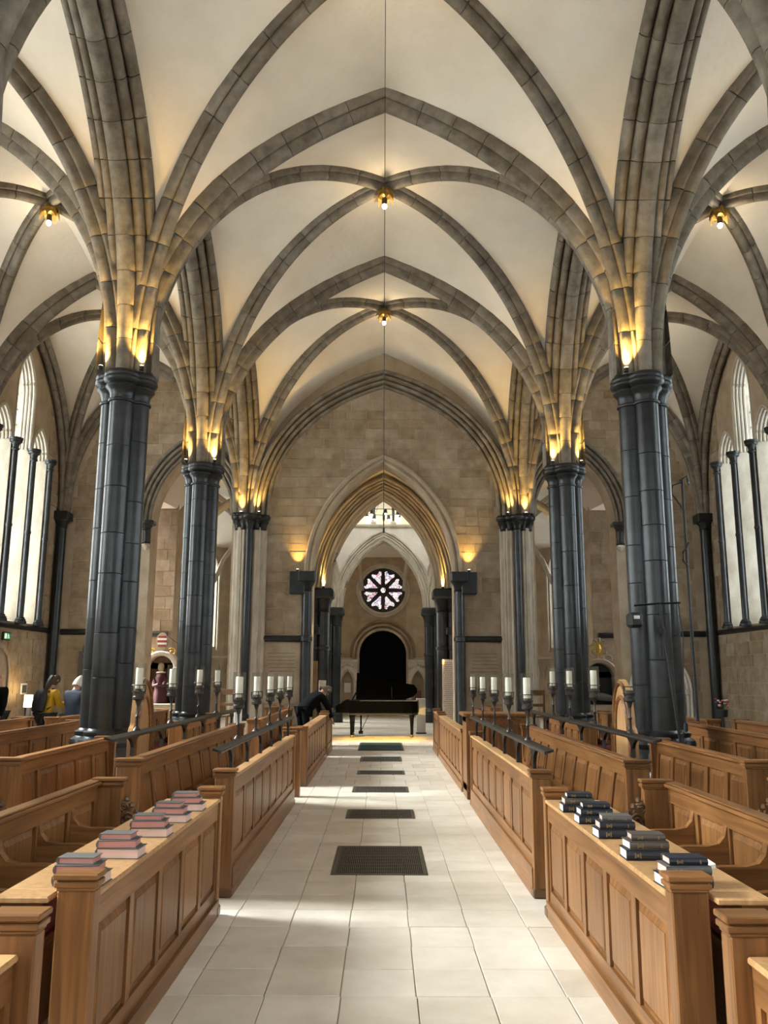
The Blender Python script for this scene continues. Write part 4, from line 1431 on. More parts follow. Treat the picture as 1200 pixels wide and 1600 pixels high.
SIDE = {-1: 'left', 1: 'right'}
for s in (-1, 1):
    sd = SIDE[s]
    desk(s, .4, 3.12, 5, 'oak desk at the bottom %s corner of the picture, cut off by the frame' % sd, zt=.745, set_back=.05)
    desk(s, 3.62, 6.40, 5, 'nearest panelled oak desk with stacked books, %s of the aisle' % sd, zt=.79)
    desk(s, 6.86, 11.60, 8, 'long panelled oak desk under the candle rail, %s of the aisle' % sd, zt=.885, zp=.935, ledge=.08, plinth=.20)
    desk(s, 13.4 if s < 0 else 12.85, 18.1, 8, 'panelled oak desk beyond the candle rail, %s of the aisle' % sd, zt=.85, zp=.89, ledge=.14)
    desk(s, 18.35, 20.0, 3, 'farthest short oak desk near the piano, %s of the aisle' % sd, zt=.86, zp=.92, ledge=.14)
    bench(s, 2.0, .4, 3.12, 5, 'oak bench in the bottom %s corner behind the cut-off desk' % sd, .93, arms=3, pw=.03, pf=.17)
    bench(s, 2.0, 3.62, 6.30, 5, 'front oak bench with curved armrests and carved scroll, %s side' % sd, .925, arms=4, scroll=True, pw=.03, pf=.17)
    bench(s, 2.92, 3.62, 6.30, 5, 'second oak bench with carved scroll behind the nearest %s bench' % sd, .935, arms=4, scroll=True, pw=.03, pf=.17)
    bench(s, 1.88, 6.86, 11.9, 10, 'sloping backed oak bench behind the long desk, %s of the aisle' % sd, 1.0, lean=.16, pw=.19, pf=.0)
    bench(s, 2.86, 6.90, 9.35, 5, 'oak bench against the nearest column, %s side' % sd, 1.0, lean=.08)
    bench(s, 1.90, 13.4 if s < 0 else 12.85, 18.1, 9, 'oak bench beyond the candle rail, %s of the aisle' % sd, .98)
    bench(s, 2.86, 12.4, 15.1, 6, 'oak bench in front of the second column, %s side' % sd, 1.0)
    bench(s, 2.30, 18.35, 20.0, 3, 'farthest short oak bench, %s of the aisle' % sd, .98)
    g = 'oak benches in the side aisles'
    bench(s, 4.10, 7.6, 11.9, 8, 'oak bench in the %s aisle, first row behind the column' % sd, 1.04, group=g)
    bench(s, 4.95, 7.9, 12.3, 8, 'oak bench in the %s aisle, second row behind the column' % sd, 1.06, group=g)
    bench(s, 5.80, 8.4, 13.0, 8, 'oak bench in the %s aisle, third row behind the column' % sd, 1.08, group=g)
    bench(s, 4.10, 12.6, 16.6, 7, 'oak bench in the %s aisle, beside the second column' % sd, 1.0, group=g)
    bench(s, 5.0, 13.4, 16.9, 6, 'oak bench in the %s aisle, under the far window' % sd, 1.0, group=g)
# taller stall end where the right desks begin again
t = thing('stall_box', 'tall oak stall box at the far end of the right candle rail', 'stall', (1.17, 12.2, 0))
panelling(t, lambda a, b, d: (1.15 - d, a, b), 12.08, 12.66, .1, 1.12, 2)
MB().box(1.15, 2.0, 12.1, 12.64, 0, 1.10, .006).obj('body', 'oak', t, rel=True)
for i in range(2):
    panelling(t, lambda a, b, d: (a, 12.09 - d, b), 1.17 + i * .41, 1.57 + i * .41, .1, 1.10, 1)
MB().box(1.10, 2.05, 12.02, 12.70, 1.10, 1.145, .012).obj('top_board', 'oak_rail', t, rel=True)
t = thing('stall_box', 'narrow oak stall post beside the far end of the left candle rail', 'stall', (-1.17, 12.3, 0))
MB().box(-1.40, -1.15, 12.25, 12.40, 0, .90, .008).obj('body', 'oak', t, rel=True)
MB().box(-1.42, -1.13, 12.23, 12.42, .90, .935, .01).obj('cap', 'oak_rail', t, rel=True)

# carved stall seats with arched backs behind the rails, facing the aisle
for s in (-1, 1):
    x0, y0 = 2.70, 9.88
    t = thing('arched_stall', 'oak seat with tall round-arched back behind the candle rail, %s side' % SIDE[s], 'stall', (s * x0, y0, 0), 'arched oak stalls')
    def arch_back(w, h, n=14):
        sh = h - w * 1.25
        return ([(-w, 0), (-w, sh - .06), (-w * .93, sh), (-w * .82, sh + .03)] + [(-w * .80 * math.cos(PI * j / n), sh + .05 + (h - sh - .05) * math.sin(PI * j / n)) for j in range(n + 1)]
                + [(w * .82, sh + .03), (w * .93, sh), (w, sh - .06), (w, 0)])
    f = lambda a, b, d: (s * d, a, b)
    MB().prism(arch_back(.43, 1.62), f, 0, .05).obj('back', 'oak_pale', t)
    for k, (w, h) in enumerate(((.40, 1.58), (.31, 1.42))):
        o = arch_back(w, h); mb = MB(); arch_moulding(mb, lambda u, z, dd: (s * dd, u, z), o, [(-.025, 0), (-.025, .015), (0, .028), (.025, .015), (.025, 0)]); mb.obj('arch_moulding', 'oak_rail', t, True)
    a, b = sorted((-s * .40, s * .05))
    MB().box(a, b, -.43, .43, .40, .45, .01).obj('seat', 'oak', t)
    MB().box(a + .03, b - .02, -.41, .41, 0, .40, .005).obj('seat_box', 'oak', t)
    for q in (-.42, .42):
        MB().box(a + .02, b - .0, q - .02, q + .02, .45, .74, .01).obj('arm', 'oak', t)

# ------------------------------------------------------------------ iron rails with candle lamps
def rail(s, x, y0, y1, z, zb, nb, label):
    t = thing('iron_rail', label, 'rail', (s * x, (y0 + y1) / 2, zb), 'black iron rails over the desks')
    f = lambda a, b, d: (s * (x + a), d, z + b)
    MB().prism([(-.03, -.010), (.03, .006), (.029, .022), (-.031, .006)], f, y0, y1).obj('sloping_plate', 'iron', t, rel=True)
    MB().tube([(s * (x - .03), y0 - .02, z - .002), (s * (x - .03), y1 + .02, z - .004)], .014, 8).obj('front_bar', 'bronze', t, True, rel=True)
    for i in range(nb):
        yy = y0 + .66 + (y1 - y0 - 1.1) * i / (nb - 1)
        h = z - zb
        out = [(-.028, 0), (-.018, .10 * h / .25), (-.02, h * .45), (-.05, h * .66), (-.11, h * .84), (-.22, h * .95), (-.22, h), (.22, h), (.22, h * .95), (.11, h * .84), (.05, h * .66), (.02, h * .45), (.018, .10 * h / .25), (.028, 0)]
        MB().prism(out[::-1], lambda a, b, d: (s * x + d, yy + a, zb + b), -.013, .013).obj('bracket', 'iron', t, rel=True)
    return t
rail(-1, 1.22, 6.45, 11.75, 1.10, .887, 6, 'black iron rail with candles over the long left desk')
rail(1, 1.22, 6.45, 11.85, 1.10, .887, 6, 'black iron rail with candles over the long right desk')
rail(-1, 2.05, 6.55, 12.3, 1.17, 1.002, 6, 'black iron rail with candles above the left sloping bench')
rail(1, 2.05, 6.55, 12.3, 1.17, 1.002, 6, 'black iron rail with candles above the right sloping bench')

def candle_lamp(tall=True, candle=True):
    t = thing('candle_lamp', 'x', 'candle lamp')
    h = .20
    MB().lathe(0, 0, [(.035, 0), (.03, .012), (.012, .03), (.010, .10), (.018, .115), (.010, .13), (.011, h)], 10).obj('stem', 'brass' if False else 'bronze', t, True)
    MB().lathe(0, 0, [(.012, h), (.022, h + .03), (.026, h + .045), (.044, h + .05), (.048, h + .055), (.048, h + .075), (.044, h + .08), (.044, h + .105), (.052, h + .11), (.052, h + .122), (.036, h + .125), (.034, h + .14), (.025, h + .142)], 16).obj('cup', 'bronze', t, True)
    for a in range(4):
        c, s_ = math.cos(PI / 4 + a * PI / 2), math.sin(PI / 4 + a * PI / 2)
        MB().tube([(c * .05, s_ * .05, h + .10), (c * .056, s_ * .056, h + .13), (c * .056, s_ * .056, h + .17)], .004, 5).obj('prong', 'bronze', t, True)
    MB().tube([(.057 * math.cos(2 * PI * j / 16), .057 * math.sin(2 * PI * j / 16), h + .17) for j in range(16)], .004, 5, True).obj('cage_ring', 'bronze', t, True)
    if candle:
        cd = MB().lathe(0, 0, [(.031, h + .13), (.031, h + .305), (.028, h + .312), (.02, h + .306), (.004, h + .302)], 18).obj('candle', 'wax', t, True)
        MB().tube([(0, 0, h + .30), (.001, 0, h + .318)], .0025, 5).obj('wick', 'matt_black', cd, True)
        MB().lathe(0, 0, [(.051, h + .118), (.051, h + .35), (.0545, h + .35), (.0545, h + .118)], 22, cap=False).obj('glass_cylinder', 'glass', t, True)
    return t
proto = candle_lamp()
bare = None
ORD = ['first', 'second', 'third', 'fourth', 'fifth']
lamps_at = [(-1, 1.22, 1.10, (7.38, 8.42, 9.42, 10.35, 11.35), 'on the rail over the left desk'), (1, 1.22, 1.10, (7.38, 8.46, 9.55, 10.65, 11.8), 'on the rail over the right desk'),
            (-1, 2.05, 1.17, (7.30, 8.45, 9.7, 10.75), 'on the rail above the left bench'), (1, 2.05, 1.17, (7.25, 8.45, 9.55, 10.5), 'on the rail above the right bench')]
first = True
for s, x, z, ys, wh in lamps_at:
    for i, y in enumerate(ys):
        if s == 1 and x > 2 and i == 0:
            o = candle_lamp(candle=False)
            lab = 'empty candle holder without glass, nearest on the rail above the right bench'
        else:
            o = proto if first else copy_tree(proto)
            first = False
            lab = 'glass candle lamp, %s from the camera %s' % (ORD[i], wh)
        o.location = (s * x, y, z + .026)
        o.rotation_euler = (0, 0, random.uniform(-.5, .5))
        o['label'] = lab; o['group'] = 'candle lamps on the iron rails'

# ------------------------------------------------------------------ books on the desks
M['cover_grey'] = plain('worn_grey_cover', (0.10, 0.095, 0.09), 0.6)
M['cover_navy'] = plain('navy_cover', (0.012, 0.015, 0.026), 0.5)
M['cover_brown'] = plain('dark_brown_cover', (0.075, 0.06, 0.05), 0.55)
M['pages_pink'] = plain('red_stained_pages', (0.52, 0.24, 0.22), 0.8)
M['pages_pale'] = plain('faded_pink_pages', (0.66, 0.47, 0.41), 0.8)
M['pages_white'] = plain('white_pages', (0.80, 0.77, 0.70), 0.8)
M['gilt'] = plain('gilt_lettering', (0.22, 0.165, 0.075), 0.5, 0.4)
def book(L, Wd, T, cover, pages, lettered=True):
    """lying flat; spine along -x side, length along y"""
    t = thing('hymn_book', 'x', 'book')
    b = MB()
    b.box(-Wd / 2, Wd / 2, -L / 2, L / 2, 0, .004, .001)
    b.box(-Wd / 2, Wd / 2, -L / 2, L / 2, T - .004, T, .001)
    pr = [(-Wd / 2 + .004, .0), (-Wd / 2 - .004, T * .25), (-Wd / 2 - .006, T * .5), (-Wd / 2 - .004, T * .75), (-Wd / 2 + .004, T), (-Wd / 2 + .006, T * .5)]
    b.prism(pr, lambda p, q, d: (p, d, q), -L / 2, L / 2)
    b.obj('cover', cover, t)
    MB().box(-Wd / 2 + .004, Wd / 2 - .006, -L / 2 + .005, L / 2 - .005, .0035, T - .0035).obj('page_block', pages, t)
    if lettered:
        g = MB()
        for q in (.30, .18, -.30):
            g.box(-Wd / 2 - .0075, -Wd / 2 - .0045, L * q - .003, L * q + .003, T * .25, T * .75)
        g.box(-Wd / 2 - .0075, -Wd / 2 - .0045, L * .21, L * .27, T * .36, T * .64)
        tag(g.obj('spine_gilding', 'gilt', t), kind='stuff')
    return t
HT = ['bottom', 'middle', 'top']
def book_stack(x, y, z, specs, rz, where, group, jitter=.06):
    rg = random.Random(int(x * 100 + y * 31))
    for i, (L, Wd, T, cv, pg, px, py, r) in enumerate(specs):
        o = book(L, Wd, T, cv, pg)
        o.location = (x + px, y + py, z)
        o.rotation_euler = (0, 0, rz + r + rg.uniform(-jitter, jitter))
        o['label'] = '%s book of the %s' % (HT[i] if len(specs) == 3 else ('lower', 'upper')[i], where)
        o['group'] = group
        z += T + .0005
POS = ['nearest the camera', 'second from the camera', 'third from the camera', 'fourth from the camera', 'farthest from the camera']
ZL = .7905
for i, y in enumerate((3.81, 4.35, 4.90, 5.36, 5.80)):
    # left: short page edges towards the camera, spine away from the aisle
    pk = ('pages_pale', 'pages_pink', 'pages_pink')
    sp = [(.205, .145, .050, 'cover_grey', pk[0], 0, 0, 0), (.19, .130, .040, 'cover_grey', pk[1], -.012, -.005, 0), (.16, .105, .030, 'cover_grey', pk[2], -.018, -.005, 0)]
    sp = [(w, l, t_, c, p, a, b, r) for (l, w, t_, c, p, a, b, r) in sp]
    book_stack(-1.262, y, ZL, [(.135, .205, .047, 'cover_grey', pk[0], 0, 0, 0), (.125, .185, .036, 'cover_grey', pk[1], -.010, -.004, 0), (.10, .155, .028, 'cover_grey', pk[2], -.016, -.004, 0)],
               0.0, 'pink-edged stack %s on the left desk' % POS[i], 'pink-edged books on the left desk')
    cov = [('cover_navy', 'cover_grey', 'cover_navy'), ('cover_navy', 'cover_brown', 'cover_brown'), ('cover_navy', 'cover_navy', 'cover_grey'), ('cover_navy', 'cover_navy', 'cover_navy'), ('cover_navy', 'cover_brown', 'cover_navy')][i]
    pgs = ('pages_white', 'pages_white' if i % 2 else 'pages_pale', 'pages_pale' if i < 3 else 'pages_white')
    book_stack(1.262, y, ZL, [(.205, .135, .047, cov[0], pgs[0], 0, 0, 0), (.19, .125, .038, cov[1], pgs[1], .006, .0, 0), (.16, .105, .030, cov[2], pgs[2], .012, .004, 0)],
               PI / 2, 'dark-spined stack %s on the right desk' % POS[i], 'dark books on the right desk')
book_stack(1.36, 2.86, .7455, [(.205, .135, .047, 'cover_grey', 'pages_white', 0, 0, 0), (.19, .125, .036, 'cover_brown', 'pages_pink', 0, 0, 0)], .1, 'pair of books in the bottom right corner', 'books in the bottom right corner')
t = thing('leaflet', 'loose white leaflet lying by the books in the bottom left corner', 'leaflet', (-1.36, 2.9, .7455))
MB().box(-.06, .06, -.08, .08, 0, .003).obj('sheet', 'paper', t)
MB().add([(-.06, -.08, .003), (.0, -.08, .012), (.06, -.08, .004), (.06, .08, .004), (0, .08, .012), (-.06, .08, .003)], [(0, 1, 4, 5), (1, 2, 3, 4)]).obj('fold', 'white', t)
t = thing('leaflet', 'folded white leaflet beside the second dark book stack', 'leaflet', (1.46, 4.16, ZL))
MB().add([(-.05, -.05, .001), (.06, -.04, .02), (.05, .06, .03), (-.05, .05, .002), (-.05, -.05, 0), (.06, -.04, 0), (.05, .06, 0), (-.05, .05, 0)], [(0, 1, 2, 3), (4, 5, 6, 7), (0, 1, 5, 4), (1, 2, 6, 5), (2, 3, 7, 6), (3, 0, 4, 7)]).obj('sheet', 'white', t)

# ------------------------------------------------------------------ floor grates and mat
GN = ['nearest large', 'second', 'third', 'fourth', 'fifth']
for i, (a, b, c, d) in enumerate(GRATES):
    t = thing('floor_grate', '%s iron floor grate in the central aisle' % GN[i], 'floor grate', ((a + b) / 2, (c + d) / 2, -.02), 'iron grates in the aisle floor')
    f = MB(); w = .045
    for (p, q, r, u) in ((a, b, c, c + w), (a, b, d - w, d), (a, a + w, c + w, d - w), (b - w, b, c + w, d - w)):
        f.box(p + .004, q - .004 if q == b else q, r + .004 if r == c else r, u - .004 if u == d else u, -.028, .004, .003)
    f.obj('frame', 'grate_iron', t, rel=True)
    MB().box(a + w - .004, b - w + .004, c + w - .004, d - w + .004, -.0118, -.0105).obj('pit_shade_sheet', 'void', t, rel=True)  # thin dark sheet paints the shade of a pit below the bars
    m = 3 if i == 0 else 1
    for k in range(m):
        y0 = c + w + (d - c - 2 * w) * k / m; y1 = c + w + (d - c - 2 * w) * (k + 1) / m
        g = MB()
        n = 44
        for j in range(n):
            x = a + w + (b - a - 2 * w) * (j + .5) / n
            g.box(x - .0045, x + .0045, y0 + .012, y1 - .012, -.0104, .001)
        for y in (y0 + .006, (y0 * 2 + y1) / 3, (y0 + 2 * y1) / 3, y1 - .006):
            g.box(a + w, b - w, y - .006, y + .006, -.0104, .0015)
        tag(g.obj('bar_grid', 'grate_iron', t, rel=True), kind='stuff')
M_pit = None
t = thing('door_mat', 'dark green mat lying in the aisle before the piano', 'mat', (-.04, 20.8, 0))
MB().box(-.52, .44, 19.75, 21.9, .002, .016, .005).obj('pile', 'mat_green', t, rel=True)
mbm = MB()
for (p, q, r, u) in ((-.56, .48, 19.7, 19.76), (-.56, .48, 21.89, 21.95), (-.56, -.51, 19.76, 21.89), (.43, .48, 19.76, 21.89)):
    mbm.box(p, q, r, u, .002, .014, .003)
mbm.obj('border', 'matt_black', t, rel=True)
# ------------------------------------------------------------------ grand piano
t = thing('grand_piano', 'black grand piano with raised lid beyond the central arch', 'piano', (-.15, 24.2, 0))
def piano():
    yn, yf = 23.62, 25.02
    plan = [(-.92, yn), (.55, yn + .02), (.80, yn + .10), (.96, yn + .30), (1.0, yn + .52), (.93, yn + .72), (.70, yn + .86), (.35, yn + 1.0), (0, yn + 1.22), (-.3, yf), (-.92, yf)]
    # spine (straight side) faces the camera: flip the curve away
    MB().prism(plan, lambda a, b, d: (a, b, d), .66, .985).obj('case', 'lid_black', t, rel=True)
    MB().prism([(a * .985, yn + .02 + (b - yn) * .97) for a, b in plan], lambda a, b, d: (a, b, d), .60, .66).obj('frame_bottom', 'matt_black', t, rel=True)
    MB().box(-1.28, -.92, yn + .02, yf - .02, .66, .74, .01).obj('key_bed', 'black', t, rel=True)
    for a, b in ((yn + .02, yn + .10), (yf - .10, yf - .02)):
        MB().prism([(-1.28, .74), (-.92, .74), (-.92, .98), (-1.05, .98), (-1.2, .86), (-1.28, .85)], lambda p, q, d: (p, d, q), a, b).obj('cheek', 'black', t, rel=True)
    MB().box(-1.24, -1.06, yn + .11, yf - .11, .74, .765).obj('keyboard', 'white', t, rel=True)
    ky = MB()
    for i in range(36):
        y = yn + .13 + i * (yf - yn - .26) / 36
        ky.box(-1.17, -1.06, y, y + .014, .765, .778)
    ky.obj('black_keys', 'matt_black', t, rel=True)
    MB().box(-1.06, -.90, yn + .11, yf - .11, .74, .90, .01).obj('fall_board', 'black', t, rel=True)
    MB().prism([(-.86, .985), (-.83, .985), (-.72, 1.20), (-.75, 1.20)], lambda p, q, d: (p, d, q), yn + .3, yf - .3).obj('music_desk', 'black', t, rel=True)
    # raised lid, hinged along the far side, leaning away
    lid = [(-.76, 0), (.62, .0), (.86, .08), (.98, .22), (.99, .36), (.90, .50), (.45, .58), (-.1, .66), (-.45, .84), (-.76, .92)]
    MB().prism(lid, lambda a, b, d: (a, yf - .25 + b * .62 + d * .62, 1.0 + b * .80 - d * .5), 0, .025).obj('lid', 'lid_black', t, rel=True)
    MB().tube([(.25, yn + .12, .98), (.25, yf + .10, 1.38)], .012, 6).obj('lid_prop', 'black', t, True, rel=True)
    MB().box(-.62, .95, yn - .004, yn + .02, .975, .99, .003).obj('rim_edge', 'silver', t, rel=True)
    for x, y in ((-.84, yn + .16), (-.84, yf - .18), (.80, yn + .38)):
        lg = MB().lathe(x, y, [(.035, .07), (.04, .10), (.045, .3), (.06, .50), (.075, .56), (.075, .62)], 10).obj('leg', 'black', t, True, rel=True)
        MB().lathe(x, y, [(.02, .0), (.042, .008), (.045, .035), (.03, .06), (.02, .075)], 12).obj('caster', 'brass', t, True, rel=True)
    ly = MB().box(-.62, -.58, yn + .5, yn + .54, .12, .62).box(-.62, -.58, yn + .8, yn + .84, .12, .62).box(-.66, -.54, yn + .45, yn + .89, .08, .14)
    ly.tube([(-.60, yn + .67, .14), (-.38, yn + .67, .6)], .01, 6)
    ly.obj('pedal_lyre', 'black', t, rel=True)
piano()

# ------------------------------------------------------------------ people (skinned figures)
def skin(name, verts, edges, radii, mat, parent, root=0, sub=2):
    me = bpy.data.meshes.new(name)
    me.from_pydata(verts, edges, [])
    me.materials.append(M[mat])
    o = bpy.data.objects.new(name, me)
    COL.objects.link(o)
    o.parent = parent
    md = o.modifiers.new('skin', 'SKIN')
    md.use_smooth_shade = True
    if not me.skin_vertices: me.attributes
    sv = me.skin_vertices[0].data if len(me.skin_vertices) else None
    if sv is None:
        bpy.context.view_layer.objects.active = o
    for i, r in enumerate(radii):
        sv[i].radius = (r, r) if not isinstance(r, tuple) else r
        sv[i].use_root = i == root
    ss = o.modifiers.new('smooth', 'SUBSURF'); ss.levels = sub; ss.render_levels = sub
    return o

M['skin'] = plain('skin', (0.55, 0.33, 0.24), 0.55)
M['hair_brown'] = plain('brown_hair', (0.035, 0.02, 0.012), 0.6)
M['hair_white'] = plain('white_hair', (0.62, 0.60, 0.56), 0.6)
M['hair_grey'] = plain('grey_hair', (0.13, 0.10, 0.075), 0.6)
M['yellow'] = plain('yellow_jacket', (0.62, 0.36, 0.015), 0.65)
M['navy'] = plain('navy_jacket', (0.022, 0.034, 0.066), 0.7)
M['dark_cloth'] = plain('dark_suit', (0.006, 0.006, 0.007), 0.9, spec=0.1)
M['jeans'] = plain('dark_trousers', (0.03, 0.032, 0.04), 0.8)
M['bag'] = plain('black_backpack', (0.012, 0.012, 0.014), 0.6)

def person(loc, rz, label, hip=.92, lean=0.2, head_tilt=.15, jacket='navy', hair='hair_white', long_hair=False, arms='down', trousers='jeans', bag=False, bulk=1.0):
    """local frame: facing +y. lean = forward bend of the trunk in radians"""
    t = thing('person', label, 'person', loc, 'visitors in the church', rz)
    sl, cl = math.sin(lean), math.cos(lean)
    def tr(d, side=0, fwd=0): return Vector((side, d * sl + fwd * cl, hip + d * cl - fwd * sl))
    pelvis = tr(0); waist = tr(.18); chest = tr(.36); neckb = tr(.50)
    hl = lean + head_tilt
    neck = neckb + Vector((0, math.sin(hl) * .09, math.cos(hl) * .09))
    head = neck + Vector((0, math.sin(hl) * .10 + .015, math.cos(hl) * .10))
    crown = head + Vector((0, math.sin(hl) * .09, math.cos(hl) * .09))
    V = [pelvis, waist, chest, neckb, neck, head, crown]
    Rr = [(.15, .105), (.13, .095), (.155, .105), (.075, .06), .052, (.075, .09), (.06, .075)]
    E_ = [(0, 1), (1, 2), (2, 3), (3, 4), (4, 5), (5, 6)]
    hands = []
    for sx in (-1, 1):
        hipj = tr(-.04, sx * .10); knee = Vector((sx * .11, hipj.y * .4 + .03, .48)); ank = Vector((sx * .11, -.03, .09)); toe = Vector((sx * .13, .16, .045))
        k = len(V); V += [hipj, knee, ank, toe]; Rr += [.088, .058, .042, .035]; E_ += [(0, k), (k, k + 1), (k + 1, k + 2), (k + 2, k + 3)]
        sh = tr(.45, sx * .18)
        if arms == 'down': el = sh + Vector((sx * .05, .03, -.28)); wr = el + Vector((-sx * .01, .08, -.24))
        elif arms == 'front': el = sh + Vector((sx * .05, .06, -.27)); wr = el + Vector((-sx * .10, .22, .05))
        else: el = sh + Vector((sx * .03, .14, -.24)); wr = el + Vector((-sx * .02, .10, -.24))
        hd = wr + (wr - el).normalized() * .07
        k = len(V); V += [sh, el, wr, hd]; Rr += [.06, .042, .03, (.038, .02)]; E_ += [(2, k), (k, k + 1), (k + 1, k + 2), (k + 2, k + 3)]
        hands.append((wr, hd, (wr - el).normalized(), sx))
        fwd = (wr - el).normalized()
        side = Vector((1, 0, 0))
        for fi, (o_, ln) in enumerate(((-.026, .055), (-.009, .065), (.009, .06), (.026, .048))):
            a = hd + side * o_ + fwd * .012; b = a + fwd * ln * .6 + Vector((0, .012, 0)); c = b + fwd * ln * .4 + Vector((0, .015, 0))
            k2 = len(V); V += [a, b, c]; Rr += [.0095, .009, .007]; E_ += [(k + 3, k2), (k2, k2 + 1), (k2 + 1, k2 + 2)]
        a = wr + side * (-sx * .03) + fwd * .025; b = a + fwd * .035 + side * (-sx * .018)
        k2 = len(V); V += [a, b]; Rr += [.012, .009]; E_ += [(k + 2, k2), (k2, k2 + 1)]
    skin('body', V, E_, Rr, 'skin', t)
    # face
    face_dir = Vector((0, math.cos(hl), -math.sin(hl))); upd = Vector((0, math.sin(hl), math.cos(hl)))
    nose = head + face_dir * .095
    MB().tube([nose + upd * .025, nose + face_dir * .012 - upd * .005, nose - upd * .02], [.007, .013, .009], 7).obj('nose', 'skin', t, True)
    for sx in (-1, 1):
        e = head + face_dir * .085 + upd * .028 + Vector((sx * .03, 0, 0))
        MB().tube([e - Vector((.012, 0, 0)), e + Vector((.012, 0, 0))], .006, 6).obj('eye', 'hair_brown', t, True)
        e = head + Vector((sx * .078, 0, 0))
        MB().tube([e + upd * .03, e, e - upd * .03], [.012, .016, .01], 6).obj('ear', 'skin', t, True)
    m = head + face_dir * .088 - upd * .045
    MB().tube([m - Vector((.02, 0, 0)), m + Vector((.02, 0, 0))], .005, 6).obj('mouth', 'lips', t, True)
    # clothes over the body
    jv = [tr(-.12), pelvis, waist, chest, tr(.47), tr(.54)]
    jr = [(.185, .135), (.175, .13), (.155, .12), (.18, .13), (.13, .10), (.07, .065)]
    je = [(i, i + 1) for i in range(5)]
    for i0 in range(2):
        off = 7 + i0 * (4 + 4 + 12 + 2)
        sh, el, wr = V[off + 4], V[off + 5], V[off + 6]
        k = len(jv); jv += [sh, el, wr]; jr += [.082, .064, .048]; je += [(3, k), (k, k + 1), (k + 1, k + 2)]
    jr = [tuple(q * bulk for q in r) if isinstance(r, tuple) else r * (1 + (bulk - 1) * .6) for r in jr]
    skin('jacket', jv, je, jr, jacket, t)
    tv = [tr(.02)]; trr = [(.165, .12)]; te = []
    for i0 in range(2):
        off = 7 + i0 * (4 + 4 + 12 + 2)
        k = len(tv); tv += [V[off], V[off + 1], V[off + 2]]; trr += [.10, .075, .06]; te += [(0, k), (k, k + 1), (k + 1, k + 2)]
    skin('trousers', tv, te, trr, trousers, t)
    for i0 in range(2):
        off = 7 + i0 * (4 + 4 + 12 + 2)
        a, b = V[off + 2], V[off + 3]
        MB().tube([a + Vector((0, -.06, -.05)), a + Vector((0, 0, -.045)), b + Vector((0, 0, 0)), b + Vector((0, .05, -.01))], [.04, .05, .045, .025], 10).obj('shoe', 'matt_black', t, True)
    # hair cap
    if hair:
        hb = MB()
        rings = []
        for j in range(7):
            a = PI * .5 * j / 6
            r = .108 * math.cos(a) ** .8 + .002
            zc = math.sin(a) * .115
            ring = []
            for q in range(14):
                th = 2 * PI * q / 14
                fr = math.sin(th)
                dip = -.125 * max(0, min(1, (.45 - fr) * 2.2)) * math.cos(a)
                p = head + upd * (.02 + zc + dip) + Vector((r * .92 * math.cos(th), 0, 0)) + face_dir * (r * 1.08 * fr - .012)
                ring.append(tuple(p))
            rings.append(ring)
        hb.loft(rings, True, True)
        if long_hair:
            b0 = head - face_dir * .07
            hb.tube([b0 + upd * .05, b0 - face_dir * .03 - upd * .06, b0 - face_dir * .045 - upd * .20, b0 - face_dir * .03 - upd * .30], [.07, .065, .05, .02], 9)
        hb.obj('hair', hair, t, True)
    if bag:
        c = tr(.24, 0, -.20)
        b2 = MB()
        rings = []
        for (d, w, th) in ((.02, .10, .05), (.05, .15, .09), (.2, .165, .11), (.36, .155, .10), (.46, .11, .06), (.48, .05, .03)):
            cc = tr(d, 0, -.20)
            bk = Vector((0, cl, -sl))
            rings.append([tuple(cc + Vector((w * math.cos(2 * PI * q / 14), 0, 0)) + bk * (th * math.sin(2 * PI * q / 14))) for q in range(14)])
        b2.loft(rings, True, True)
        bg_ = b2.obj('backpack', 'bag', t, True)
        for sx in (-1, 1):
            MB().tube([tr(.42, sx * .10, -.12), tr(.52, sx * .10, -.03), tr(.44, sx * .11, .12), tr(.25, sx * .13, .10), tr(.1, sx * .14, -.10)], .015, 6).obj('strap', 'bag', bg_, True)
    return t
M['lips'] = plain('lips', (0.36, 0.13, 0.11), 0.5)
person((-6.72, 17.4, 0), -.5, 'woman in a yellow jacket with black backpack in the left aisle', hip=.86, lean=.18, head_tilt=.25, jacket='yellow', hair='hair_brown', long_hair=True, arms='front', bag=True)
person((-6.15, 17.3, 0), -.35, 'white-haired person in a navy jacket beside the nearest left column', hip=.84, lean=.14, head_tilt=.25, jacket='navy', hair='hair_white', arms='front')
person((-7.62, 17.3, 0), 2.6, 'person in dark clothes cut off by the left picture edge', hip=.90, lean=.02, head_tilt=.05, jacket='dark_cloth', hair=None)
person((-1.70, 18.85, 0), -.95, 'man in a dark suit bending over by the left stalls near the piano', hip=.92, lean=.85, head_tilt=.25, jacket='dark_cloth', hair='hair_grey', arms='reach', trousers='dark_cloth', bulk=1.25)

